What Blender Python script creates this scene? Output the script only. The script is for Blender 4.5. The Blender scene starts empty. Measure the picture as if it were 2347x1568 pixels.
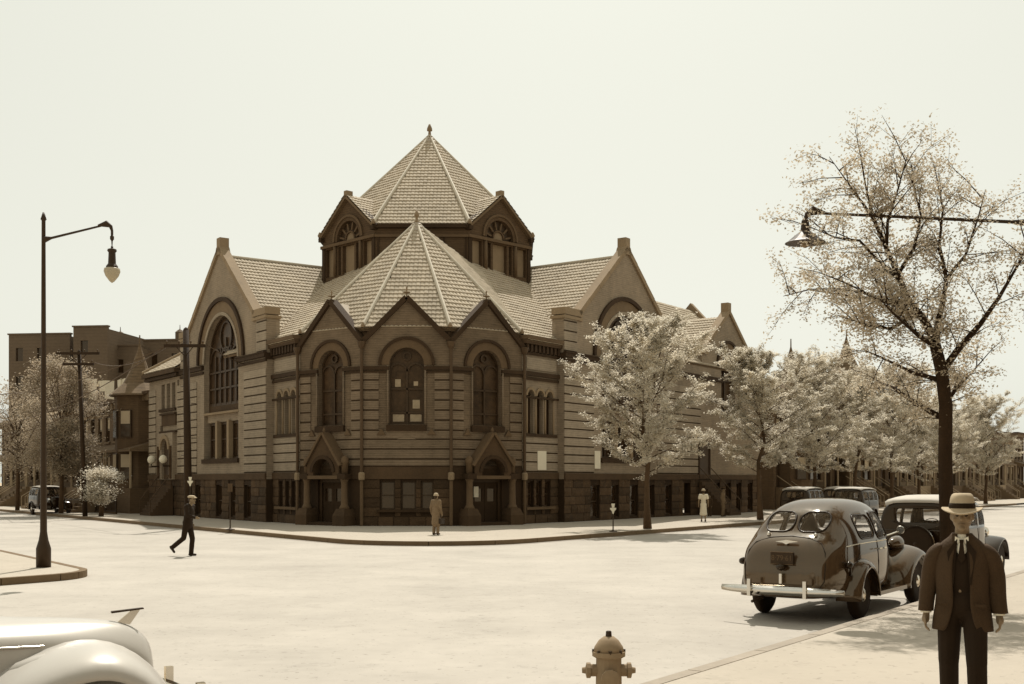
import bpy, bmesh, math, random
from math import sin, cos, pi, radians, sqrt, atan2
from mathutils import Vector, Matrix, noise
from mathutils.geometry import tessellate_polygon
random.seed(7)
S = bpy.context.scene
COL = S.collection

# ---------------------------------------------------------------- camera, sky, sun, exposure
CAMH = 2.2
cd = bpy.data.cameras.new("camera"); cam = bpy.data.objects.new("camera", cd); COL.objects.link(cam)
cam.location = (0, 0, CAMH); cam.rotation_euler = (radians(90), 0, 0)
cd.sensor_width = 36; cd.lens = 2600 / 2347 * 36; cd.shift_y = (1103 - 784) / 2347
cd.clip_start = 0.2; cd.clip_end = 3000
S.camera = cam
SUN_EL, SUN_AZ = radians(57), radians(4)         # the sun stands behind the church
w = bpy.data.worlds.new("World"); S.world = w; w.use_nodes = True
nt = w.node_tree; nt.nodes.clear()
sky = nt.nodes.new("ShaderNodeTexSky"); sky.sky_type = 'NISHITA'; sky.sun_disc = False
sky.sun_elevation = SUN_EL; sky.sun_rotation = SUN_AZ; sky.dust_density = 3.0; sky.air_density = 1.0; sky.ozone_density = 1.0
bw = nt.nodes.new("ShaderNodeRGBToBW")
tint = nt.nodes.new("ShaderNodeMix"); tint.data_type = 'RGBA'; tint.blend_type = 'MULTIPLY'; tint.inputs[0].default_value = 1
tint.inputs[7].default_value = (0.995, 1.0, 0.885, 1)
# hazy bright air: the sky's own brightness evened out over the dome
even = nt.nodes.new("ShaderNodeMix"); even.data_type = 'FLOAT'; even.inputs[0].default_value = 0.62; even.inputs[3].default_value = 7.9
bg = nt.nodes.new("ShaderNodeBackground"); bg.inputs[1].default_value = 0.121
out = nt.nodes.new("ShaderNodeOutputWorld")
nt.links.new(sky.outputs[0], bw.inputs[0]); nt.links.new(bw.outputs[0], even.inputs[2])
nt.links.new(even.outputs[0], tint.inputs[6]); nt.links.new(tint.outputs[2], bg.inputs[0]); nt.links.new(bg.outputs[0], out.inputs[0])
sd = bpy.data.lights.new("sun", 'SUN'); sun = bpy.data.objects.new("sun", sd); COL.objects.link(sun)
sd.energy = 4.8; sd.angle = radians(0.6); sd.color = (1.0, 0.965, 0.90)
sun.location = (0, 120, 90)
sdir = Vector((sin(SUN_AZ) * cos(SUN_EL), cos(SUN_AZ) * cos(SUN_EL), sin(SUN_EL)))
sun.rotation_euler = sdir.to_track_quat('Z', 'Y').to_euler()
S.view_settings.view_transform = 'Standard'; S.view_settings.look = 'None'
S.view_settings.exposure = 0; S.view_settings.gamma = 1; S.view_settings.use_curve_mapping = False
S.render.engine = 'CYCLES'; S.cycles.max_bounces = 6; S.cycles.transparent_max_bounces = 16
S.cycles.diffuse_bounces = 3; S.cycles.use_denoising = True

# ---------------------------------------------------------------- materials
def sep(l):
    """sepia print tone of luminance l (linear rgb)"""
    P = [(0, 2.1, .42), (.03, 1.75, .50), (.1, 1.5, .56), (.25, 1.32, .63), (.5, 1.16, .72), (.8, 1.06, .82), (1, 1, .9)]
    for (a, r0, b0), (c, r1, b1) in zip(P, P[1:]):
        if l <= c:
            k = (l - a) / (c - a); r = r0 + (r1 - r0) * k; b = b0 + (b1 - b0) * k; break
    g = l / (.2126 * r + .7152 + .0722 * b)
    return (g * r, g, g * b, 1)
MATS = {}
def mat(name, l, rough=.85, var=.25, scale=3.0, bump=.0, bscale=None, spec=.3, metal=0, lines=None, coat=0, streak=0, l2=None, object_var=0, trans=0, ior=1.5, sat=1.0, specks=0):
    """a toned procedural surface: base tone l, large and small mottling, optional relief, optional thin brick beds (lines = pitch in m)"""
    if name in MATS: return MATS[name]
    m = bpy.data.materials.new(name); m.use_nodes = True; n = m.node_tree; n.nodes.clear(); L = n.links.new
    o = n.nodes.new("ShaderNodeOutputMaterial"); p = n.nodes.new("ShaderNodeBsdfPrincipled")
    p.inputs["Roughness"].default_value = rough; p.inputs["Specular IOR Level"].default_value = spec
    p.inputs["Metallic"].default_value = metal; p.inputs["IOR"].default_value = ior; p.inputs["Coat Weight"].default_value = coat; p.inputs["Coat Roughness"].default_value = .06; p.inputs["Specular Tint"].default_value = (1, .86, .66, 1)
    tc = n.nodes.new("ShaderNodeNewGeometry")
    pos = tc.outputs["Position"]
    def nz(sc, det, vec=None, r=.6):
        t = n.nodes.new("ShaderNodeTexNoise"); t.inputs["Scale"].default_value = sc; t.inputs["Detail"].default_value = det; t.inputs["Roughness"].default_value = r
        L(vec if vec is not None else pos, t.inputs["Vector"]); return t.outputs["Fac"]
    def math_(op, a, b=None, c=None):
        t = n.nodes.new("ShaderNodeMath"); t.operation = op
        for i, x in enumerate((a, b, c)):
            if x is None: continue
            if isinstance(x, (int, float)): t.inputs[i].default_value = x
            else: L(x, t.inputs[i])
        return t.outputs[0]
    f = math_('MULTIPLY_ADD', math_('SUBTRACT', nz(scale * .22, 3), .5), 1.1, math_('SUBTRACT', nz(scale, 6), .5))
    f = math_('MULTIPLY_ADD', math_('SUBTRACT', nz(scale * 7, 4), .5), .7, f)
    if streak:
        mp = n.nodes.new("ShaderNodeMapping"); mp.inputs["Scale"].default_value = (1, 1, .12); L(pos, mp.inputs["Vector"])
        f = math_('MULTIPLY_ADD', math_('SUBTRACT', nz(streak, 4, mp.outputs[0]), .5), 1.3, f)
    if object_var:
        oi = n.nodes.new("ShaderNodeObjectInfo"); f = math_('MULTIPLY_ADD', math_('SUBTRACT', oi.outputs["Random"], .5), object_var, f)
    h = None
    if lines:
        sx = n.nodes.new("ShaderNodeSeparateXYZ"); L(pos, sx.inputs[0])
        row = math_('DIVIDE', sx.outputs[2], lines)
        saw = math_('FRACT', row)
        joint = math_('LESS_THAN', saw, .16)
        mp = n.nodes.new("ShaderNodeMapping"); mp.inputs["Scale"].default_value = (1.6, 1.6, 1 / lines * .8); L(pos, mp.inputs["Vector"])
        cell = nz(1.6, 2, mp.outputs[0], .5)
        f = math_('MULTIPLY_ADD', math_('SUBTRACT', cell, .5), 1.2, f)
        f = math_('SUBTRACT', f, math_('MULTIPLY', joint, .5))
        h = math_('SUBTRACT', 1, joint)
    fac = math_('MULTIPLY_ADD', f, var * 2, 1.0)
    if specks:
        fac = math_('SUBTRACT', fac, math_('MULTIPLY', math_('LESS_THAN', nz(specks, 2), .34), .22))
        fac = math_('SUBTRACT', fac, math_('MULTIPLY', math_('LESS_THAN', nz(specks * .12, 5, None, .75), .40), .07))
    fac = math_('MAXIMUM', fac, .15)
    mx = n.nodes.new("ShaderNodeMix"); mx.data_type = 'RGBA'; mx.blend_type = 'MULTIPLY'; mx.inputs[0].default_value = 1
    mx.inputs[6].default_value = tuple(l + (q - l) * sat for q in sep(l)[:3]) + (1,); cc = n.nodes.new("ShaderNodeCombineColor")
    for i in range(3): L(fac, cc.inputs[i])
    L(cc.outputs[0], mx.inputs[7]); L(mx.outputs[2], p.inputs["Base Color"])
    if bump or lines:
        b = n.nodes.new("ShaderNodeBump"); b.inputs["Strength"].default_value = 1.0; b.inputs["Distance"].default_value = bump or .006
        hh = nz(bscale or scale * 4, 6)
        if h is not None: hh = math_('MULTIPLY_ADD', h, .8, math_('MULTIPLY', hh, .8))
        L(hh, b.inputs["Height"]); L(b.outputs[0], p.inputs["Normal"])
    if trans:
        tr = n.nodes.new("ShaderNodeBsdfTranslucent"); L(mx.outputs[2], tr.inputs[0]); ms = n.nodes.new("ShaderNodeMixShader"); ms.inputs[0].default_value = trans
        L(p.outputs[0], ms.inputs[1]); L(tr.outputs[0], ms.inputs[2]); L(ms.outputs[0], o.inputs[0])
    else: L(p.outputs[0], o.inputs[0])
    MATS[name] = m; return m
def glassmat(name, l, alpha=.35, rough=.03, spec=.8):
    if name in MATS: return MATS[name]
    m = bpy.data.materials.new(name); m.use_nodes = True; n = m.node_tree; p = n.nodes["Principled BSDF"]
    p.inputs["Base Color"].default_value = sep(l); p.inputs["Roughness"].default_value = rough; p.inputs["Alpha"].default_value = alpha
    p.inputs["Specular IOR Level"].default_value = spec; p.inputs["Specular Tint"].default_value = (1, .86, .66, 1)
    MATS[name] = m; return m
M = {}
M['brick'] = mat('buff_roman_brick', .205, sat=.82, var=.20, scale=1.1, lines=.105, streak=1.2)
M['brick_front'] = mat('shaded_buff_brick', .11, sat=.88, var=.26, scale=1.1, lines=.105, streak=1.2)  # darker bay brick, with the shade of the enclosed front in its tone
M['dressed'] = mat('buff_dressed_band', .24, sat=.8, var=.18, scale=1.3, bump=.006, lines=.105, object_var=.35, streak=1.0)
M['dressed_front'] = mat('shaded_dressed_band', .135, sat=.85, var=.22, scale=1.3, bump=.006, lines=.105, object_var=.4, streak=1.0)  # bay bands: darker stone plus shade put into the colour
M['brown'] = mat('brownstone', .026, var=.25, scale=2, bump=.008, streak=.8)
M['brown_mid'] = mat('brownstone_lighter', .045, var=.28, scale=1.6, bump=.01, streak=.8)
M['rock'] = mat('rock_faced_brownstone', .045, var=.34, scale=3, bump=.05, bscale=5, object_var=.9)
M['joint'] = mat('dark_mortar', .02, var=.2)
M['voussoir'] = mat('arch_brownstone', .08, var=.2, scale=2.5, bump=.006)
M['coping'] = mat('pale_coping_stone', .19, var=.22, scale=1.6, streak=.8)
M['tile'] = mat('clay_roof_tile', .36, sat=.85, rough=.8, var=.22, scale=2.6, spec=.2, object_var=.3)
M['tile_base'] = mat('roof_under_tiles', .10, var=.2)
M['ridge'] = mat('clay_ridge_tile', .46, sat=.8, rough=.6, var=.15, scale=3)
M['drum'] = mat('drum_brown_brick', .06, var=.22, scale=1.4, lines=.12)
M['board'] = mat('pale_painted_board', .18, var=.15, scale=2, streak=1)
M['wood'] = mat('dark_painted_wood', .03, rough=.5, var=.3, scale=4)
M['leadglass'] = mat('stained_glass', .035, rough=.4, var=.9, scale=3.4, spec=.2)
M['pane'] = mat('dark_window_glass', .02, rough=.12, var=.5, scale=.8, spec=.6)
M['palepane'] = mat('pale_leaded_pane', .26, rough=.25, var=.3, scale=5)
M['shade'] = mat('window_shade', .34, var=.1, scale=1)
M['sheet'] = mat('flashing_metal', .32, sat=.7, rough=.55, var=.15, scale=2)
M['copper'] = mat('finial_metal', .16, rough=.6, var=.2, scale=4)
M['iron'] = mat('black_iron', .02, rough=.5, var=.3, scale=5)
M['pipe'] = mat('drain_pipe_iron', .05, rough=.6, var=.3, scale=3)
M['street'] = mat('dusty_asphalt', .37, sat=.45, specks=9, streak=.25, rough=.95, var=.12, scale=.5, bump=.006, bscale=14, spec=.15)
M['walk'] = mat('bluestone_pavement', .36, specks=7, sat=.6, rough=.9, var=.07, scale=1.2, bump=.004, bscale=12, spec=.15)
M['kerb'] = mat('kerb_stone', .11, rough=.9, var=.18, scale=3, bump=.01, object_var=.2)  # dark tone holds the shade of kerb faces turned from the sun
M['poster'] = mat('white_notice', .62, var=.08, scale=4)
M['ink'] = mat('printed_ink', .04, var=.2)
M['pole'] = mat('creosoted_wood', .018, rough=.8, var=.3, scale=3, bump=.01, streak=6)
M['bark'] = mat('street_tree_bark', .05, rough=.95, var=.35, scale=4, bump=.03, bscale=9, streak=5)
M['darkbark'] = mat('near_tree_bark', .02, rough=.95, var=.35, scale=5, bump=.02, bscale=14, streak=6)
M['leaf'] = mat('young_leaves', .56, sat=.75, rough=.6, var=.35, scale=2.2, spec=.3, trans=.6)
M['leaf2'] = mat('young_leaves_near', .42, sat=.9, rough=.6, var=.5, scale=4, spec=.3, trans=.4)
M['farbrick'] = mat('apartment_brick', .095, sat=.8, var=.12, scale=.3, lines=.35)
M['row1'] = mat('rowhouse_brick', .075, var=.2, scale=1, lines=.12)
M['row2'] = mat('rowhouse_brownstone', .11, var=.2, scale=1, streak=.8)
M['row3'] = mat('rowhouse_pale_stone', .20, var=.2, scale=1, streak=.8)
M['slate'] = mat('slate_roof', .11, var=.25, scale=2, lines=.2)
M['trimpale'] = mat('pale_painted_trim', .24, var=.15, scale=2)

# ---------------------------------------------------------------- mesh helpers
def V(*a): return Vector(a)
class Fr:
    """a vertical wall frame: t along the wall, w outwards, z up"""
    def __init__(s, p, d, n): s.p = Vector((p[0], p[1], 0)); s.d = Vector((d[0], d[1], 0)).normalized(); s.n = Vector((n[0], n[1], 0)).normalized()
    def P(s, t, w, z): return s.p + s.d * t + s.n * w + Vector((0, 0, z))
ID = Fr((0, 0), (1, 0), (0, 1))
class MB:
    def __init__(s): s.v = []; s.f = []
    def face(s, pts):
        i = len(s.v); s.v += [Vector(p) for p in pts]; s.f.append(tuple(range(i, i + len(pts))))
    def hexa(s, p):                                # 8 points: bottom 4, top 4
        i = len(s.v); s.v += [Vector(q) for q in p]
        for f in ((0, 3, 2, 1), (4, 5, 6, 7), (0, 1, 5, 4), (1, 2, 6, 5), (2, 3, 7, 6), (3, 0, 4, 7)): s.f.append(tuple(i + k for k in f))
        return s
    def box(s, F, t0, t1, w0, w1, z0, z1):
        return s.hexa([F.P(t0, w1, z0), F.P(t1, w1, z0), F.P(t1, w0, z0), F.P(t0, w0, z0), F.P(t0, w1, z1), F.P(t1, w1, z1), F.P(t1, w0, z1), F.P(t0, w0, z1)])
    def prism(s, F, loops, w0, w1, cap0=True):
        """2-D loops (t,z) (first outer, rest holes) given thickness from w0 to w1"""
        flat = [p for l in loops for p in l]
        tris = tessellate_polygon([[Vector((a, b, 0)) for a, b in l] for l in loops])
        i = len(s.v); n = len(flat)
        s.v += [F.P(a, w1, b) for a, b in flat] + [F.P(a, w0, b) for a, b in flat]
        for t in tris:
            s.f.append(tuple(i + k for k in t))
            if cap0: s.f.append(tuple(i + n + k for k in reversed(t)))
        k = 0
        for l in loops:
            m = len(l)
            for j in range(m):
                a, b = k + j, k + (j + 1) % m
                s.f.append((i + a, i + b, i + n + b, i + n + a))
            k += m
        return s
    def tube(s, pts, r, n=8, cap=True):
        pts = [Vector(p) for p in pts]; rs = r if isinstance(r, (list, tuple)) else [r] * len(pts)
        base = len(s.v); up = None
        for k, p in enumerate(pts):
            d = (pts[min(k + 1, len(pts) - 1)] - pts[max(k - 1, 0)]).normalized()
            if up is None: up = d.orthogonal().normalized()
            a = (up - d * up.dot(d));
            a = a.normalized() if a.length > 1e-6 else d.orthogonal().normalized()
            up = a; b = d.cross(a)
            for j in range(n): s.v.append(p + (a * cos(2 * pi * j / n) + b * sin(2 * pi * j / n)) * rs[k])
        for k in range(len(pts) - 1):
            for j in range(n):
                a, b = base + k * n + j, base + k * n + (j + 1) % n
                s.f.append((a, b, b + n, a + n))
        if cap:
            s.f.append(tuple(base + j for j in reversed(range(n)))); e = base + (len(pts) - 1) * n
            s.f.append(tuple(e + j for j in range(n)))
        return s
    def lathe(s, c, prof, n=16, ax=(0, 0, 1), cap=True):
        """profile (r, h) spun about axis ax through c"""
        c = Vector(c); z = Vector(ax).normalized(); x = z.orthogonal().normalized(); y = z.cross(x); base = len(s.v)
        for r, h in prof:
            for j in range(n): s.v.append(c + z * h + (x * cos(2 * pi * j / n) + y * sin(2 * pi * j / n)) * max(r, 1e-4))
        for k in range(len(prof) - 1):
            for j in range(n):
                a, b = base + k * n + j, base + k * n + (j + 1) % n
                s.f.append((a, b, b + n, a + n))
        if not cap: return s
        s.f.append(tuple(base + j for j in reversed(range(n)))); e = base + (len(prof) - 1) * n
        s.f.append(tuple(e + j for j in range(n)))
        return s
    def build(s, name, m, parent=None, smooth=False, world=True, mods=None, recalc=True):
        me = bpy.data.meshes.new(name); off = Vector((0, 0, 0))
        if parent is not None and world:
            q = parent
            while q is not None: off += q.location; q = q.parent
        me.from_pydata([tuple(p - off) for p in s.v], [], s.f)
        if recalc:
            b = bmesh.new(); b.from_mesh(me); bmesh.ops.recalc_face_normals(b, faces=b.faces); b.to_mesh(me); b.free()
        if smooth:
            me.polygons.foreach_set("use_smooth", [True] * len(me.polygons))
        me.materials.append(M[m] if isinstance(m, str) else m); me.update()
        o = bpy.data.objects.new(name, me); COL.objects.link(o)
        if parent is not None: o.parent = parent
        return o
def ob(name, me, parent=None, loc=(0, 0, 0)):
    o = bpy.data.objects.new(name, me); COL.objects.link(o); o.location = loc
    if parent is not None: o.parent = parent
    return o
def tag(o, label=None, cat=None, group=None, kind=None):
    if label: o['label'] = label
    if cat: o['category'] = cat
    if group: o['group'] = group
    if kind: o['kind'] = kind
    return o
def thing(name, label, cat, loc=(0, 0, 0), rz=0, group=None):
    o = bpy.data.objects.new(name, None); COL.objects.link(o); o.location = loc; o.rotation_euler = (0, 0, rz); o.empty_display_size = .2
    return tag(o, label, cat, group)
def copy_tree(o, parent=None):
    c = o.copy(); COL.objects.link(c); c.parent = parent
    for ch in list(o.children): copy_tree(ch, c)
    return c
def arch(t0, t1, z0, zs, n=14):
    tc, r = (t0 + t1) / 2, (t1 - t0) / 2
    return [(t0, z0), (t1, z0)] + [(tc + r * cos(pi * k / n), zs + r * sin(pi * k / n)) for k in range(n + 1)]
def rect(t0, t1, z0, z1): return [(t0, z0), (t1, z0), (t1, z1), (t0, z1)]
def ring(tc, zs, r0, r1, a0=0, a1=pi, n=18):
    A = [a0 + (a1 - a0) * k / n for k in range(n + 1)]
    return [(tc + r1 * cos(a), zs + r1 * sin(a)) for a in A] + [(tc + r0 * cos(a), zs + r0 * sin(a)) for a in reversed(A)]
M['paint'] = mat('dark_car_paint', .042, rough=.07, var=.1, scale=1.5, spec=.7, ior=1.6)
M['paintblack'] = mat('black_car_paint', .010, rough=.10, var=.1, scale=1, spec=.4)
M['paintpale'] = mat('pale_car_paint', .44, sat=.4, rough=.3, var=.02, scale=1, spec=.4)
M['chrome'] = mat('dull_chrome', .62, sat=.4, rough=.18, var=.08, scale=6, metal=1)
M['rubber'] = mat('tyre_rubber', .012, rough=.8, var=.2, scale=8)
M['carglass'] = glassmat('car_glass', .2, .10, spec=.5)
M['canvas'] = mat('sunlit_canvas_roof', .40, sat=.5, rough=.7, var=.1, scale=4)  # canvas whose pale tone also paints in highlights along the roof top
M['plush'] = mat('car_upholstery', .03, rough=.9, var=.2)
M['skin'] = mat('skin', .17, rough=.55, var=.06, scale=8)
M['hair'] = mat('dark_hair', .02, rough=.6, var=.2, scale=20)
M['lips'] = mat('lips_tone', .13, rough=.5, var=.05); M['eye'] = mat('eye_dark', .015, rough=.2, var=.05)
M['suit'] = mat('brown_suit_cloth', .05, rough=.9, var=.2, scale=6, bump=.004, bscale=40)
M['suitlight'] = mat('tweed_suit_cloth', .035, rough=.9, var=.25, scale=8, bump=.006, bscale=60)
M['suitblack'] = mat('black_suit_cloth', .01, rough=.85, var=.2, scale=6)
M['shirt'] = mat('white_shirt_cloth', .7, rough=.8, var=.05)
M['felt'] = mat('pale_felt_hat', .34, rough=.9, var=.1, scale=10); M['whitedress'] = mat('white_dress_cloth', .55, rough=.85, var=.12, scale=8)
M['coatcloth'] = mat('brown_coat_cloth', .13, rough=.9, var=.3, scale=9); M['leather'] = mat('black_leather', .012, rough=.4, var=.2)
M['kerbnear'] = mat('sunlit_kerb_stone', .27, sat=.6, rough=.9, var=.2, scale=3, object_var=.2)  # paler copy of the kerb stone, sunlight put into the tone
M['leafleft'] = mat('young_leaves_left', .30, sat=.85, rough=.6, var=.5, scale=2.2, trans=.5)
M['ringstone'] = mat('great_arch_stone', .12, var=.25, scale=2.5, bump=.006)
# ---------------------------------------------------------------- ground, street, pavements
R_ = Vector((.581, .814, 0)).normalized(); L_ = Vector((-.59, .807, 0)).normalized()   # directions of the two streets
g = MB(); g.face([(-900, -300, -.03), (900, -300, -.03), (900, 1500, -.03), (-900, 1500, -.03)]); tag(g.build('ground', mat('far_ground', .3, var=.2, scale=.1)), kind='structure')
g = MB(); g.face([(-220, -60, 0), (300, -60, 0), (300, 330, 0), (-220, 330, 0)]); tag(g.build('street', 'street'), kind='structure')
def corner(apex, d1, d2, R, n=10):
    """rounded corner from direction d1 to d2 at apex"""
    a, d1, d2 = Vector(apex), Vector(d1).normalized(), Vector(d2).normalized()
    half = math.acos(max(-1, min(1, d1.dot(d2)))) / 2; T = R / math.tan(half); c = a + (d1 + d2).normalized() * (R / sin(half))
    p0, p1 = a + d1 * T, a + d2 * T; v0, v1 = p0 - c, p1 - c
    pts = []
    for k in range(n + 1):
        t = k / n; ang = v0.angle(v1); pts.append(c + (v0 * sin((1 - t) * ang) + v1 * sin(t * ang)) / sin(ang))
    return pts
def pavement(name, edge, back, label_kerb=True, gaps=()):
    """slab 0.15 high; edge = kerb polyline, back = points closing the polygon; individual kerb stones along edge"""
    loop = [(p.x, p.y) for p in edge] + [(p[0], p[1]) for p in back]
    m = MB(); tr = tessellate_polygon([[Vector((a, b, 0)) for a, b in loop]])
    m.v = [Vector((a, b, .15)) for a, b in loop]; m.f = [tuple(t) for t in tr]
    k = len(m.v); n = len(edge)
    o = m.build(name, 'walk'); tag(o, kind='structure')
    # kerb stones, about 1.8 m each
    run = []; acc = 0
    for a, b in zip(edge, edge[1:]):
        d = (b - a).length; steps = max(1, round(d / .6))
        for i in range(steps): run.append(a.lerp(b, i / steps))
    run.append(edge[-1])
    i = 0; cnt = 0
    while i < len(run) - 1 and cnt < 120:
        j = min(i + 3, len(run) - 1); s = MB()
        for a, b in zip(run[i:j], run[i + 1:j + 1]):
            d = (b - a).normalized(); nn = Vector((d.y, -d.x, 0))
            if a is run[i]: a = a + d * .012
            if b is run[j]: b = b - d * .012
            q = [a + nn * .012, b + nn * .012, b - nn * .16, a - nn * .16]
            s.hexa([p + V(0, 0, -.02) for p in q] + [p + V(0, 0, .156) for p in q])
        s.build('kerb_stone', 'kerbnear' if name == 'near_pavement' else 'kerb', o); i = j; cnt += 1
    return o
ch = corner((-2.82, 35.5, 0), L_, R_, 4.2)
far_l = Vector((-2.82, 35.5, 0)) + L_ * 190; far_r = Vector((-2.82, 35.5, 0)) + R_ * 230
edge = [far_l, Vector((-2.82, 35.5, 0)) + L_ * 75] + ch + [Vector((-2.82, 35.5, 0)) + R_ * 85, far_r]
pavement('church_pavement', edge[1:-1][::-1] if False else edge[1:-1], [(far_r.x, far_r.y), (0, 330), (far_l.x, far_l.y)])
NK0 = Vector((5.67, 17.56, 0)); pr = Vector((.814, -.581, 0))
near = [NK0 - R_ * 24, NK0 - R_ * 10, NK0, NK0 + R_ * 14, NK0 + R_ * 60]
pavement('near_pavement', near[::-1], [(-4, -20), (60, -20), (90, 60)])
la = Vector((-9.4, 25.8, 0)); lc = corner(la, -R_, L_, 1.6)
pavement('opposite_pavement', [la - R_ * 22] + lc + [la + L_ * 40], [(-80, 60), (-80, 0)])

# ---------------------------------------------------------------- the church
CH = thing('brick_church', 'buff brick church with octagonal tiled lantern roof and gables on the street corner', 'church', (-4.83, 52, 0.15))
AX, AY = -4.83, 52.0
def W(u, v): return (AX + u, AY + v)
def wall(F, loops, name, m, th=.4, parent=CH): return MB().prism(F, loops, -th, 0).build(name, m, parent)
def stonecourses(F, t0, t1, zs, m, proud=.045, gap=.07, name='dressed_course', skip=()):
    for a, b in zip(zs, zs[1:]):
        MB().box(F, t0, t1, .001, proud, a + gap, b).build(name, m, CH)
        MB().box(F, t0 + .004, t1 - .004, .001, proud * .35, a + .004, a + gap - .004).build('course_joint', 'brown', CH)
RN = [0]
def rockwall(F, t0, t1, z0, z1, holes=(), rows=5, base=True):
    """rock-faced stones laid in courses, each its own block, over a dark joint wall"""
    r = random.Random(RN[0] + 11); RN[0] += 1
    MB().prism(F, [rect(t0, t1, 0.1, z1)] + [rect(max(a, t0 + .01), min(b, t1 - .01), max(c, .14), d) for a, b, c, d in holes], -.4, .0).build('basement_wall', 'joint', CH)
    zs = [z0 + (z1 - z0) * k / rows for k in range(rows + 1)]
    for a, b in zip(zs, zs[1:]):
        segs = [(t0, t1)]
        for h0, h1, c, d in holes:
            if d > a + .04 and c < b - .04:
                ns = []
                for s0, s1 in segs:
                    if h1 <= s0 or h0 >= s1: ns.append((s0, s1)); continue
                    if h0 > s0: ns.append((s0, h0))
                    if h1 < s1: ns.append((h1, s1))
                segs = ns
        for s0, s1 in segs:
            t = s0
            while t < s1 - .08:
                wd = r.uniform(.55, 1.1)
                if s1 - (t + wd) < .35: wd = s1 - t
                x0, x1, y0, y1 = t + .015, t + wd - .015, a + .015, b - .015; pj = .04 + r.uniform(0, .05)
                m = MB(); q = []
                for i in range(3):
                    for j in range(3):
                        e = (i == 1) + (j == 1)
                        dw = pj * (.45 + .28 * e) + r.uniform(-.012, .012)
                        q.append(F.P(x0 + (x1 - x0) * j / 2 + (r.uniform(-.05, .05) if j == 1 else 0), dw, y0 + (y1 - y0) * i / 2 + (r.uniform(-.03, .03) if i == 1 else 0)))
                bk = [F.P(x0, .0, y0), F.P(x1, .0, y0), F.P(x1, .0, y1), F.P(x0, .0, y1)]
                m.v = q + bk
                m.f = [(0, 1, 4, 3), (1, 2, 5, 4), (3, 4, 7, 6), (4, 5, 8, 7), (0, 9, 10, 2, 1), (2, 10, 11, 8, 5), (8, 11, 12, 6, 7), (6, 12, 9, 0, 3)]
                # indices of the back points start at 9
                m.build('foundation_stone', 'rock', CH); t += wd
def window_obj(F, loop, depth, name='window', m='pane', parent=CH):
    """the glazing sheet standing depth behind the wall face, as a thin solid"""
    return MB().prism(F, [loop], -depth - .03, -depth).build(name, m, parent)
def bars(F, segs, w0, w1, hw, name, m, parent):
    b = MB()
    for (a, c), (e, g_) in segs:
        d = Vector((e - a, g_ - c)); 
        if d.length < 1e-6: continue
        d.normalize(); nx, nz_ = -d.y * hw, d.x * hw
        b.prism(F, [[(a + nx, c + nz_), (e + nx, g_ + nz_), (e - nx, g_ - nz_), (a - nx, c - nz_)]], w0, w1)
    return b.build(name, m, parent)
def basement_windows(F, wins, z0, z1):
    for a, b in wins:
        wn = MB().prism(F, [rect(a, b, z0, z1), rect(a + .07, b - .07, z0 + .07, z1 - .07)], -.22, -.14).build('basement_window', 'wood', CH)
        window_obj(F, rect(a + .06, b - .06, z0 + .06, z1 - .06), .19, 'pane', 'pane', wn)
        bars(F, [((a, (z0 + z1) / 2), (b, (z0 + z1) / 2))], -.2, -.15, .03, 'sash_bar', 'wood', wn)

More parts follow.
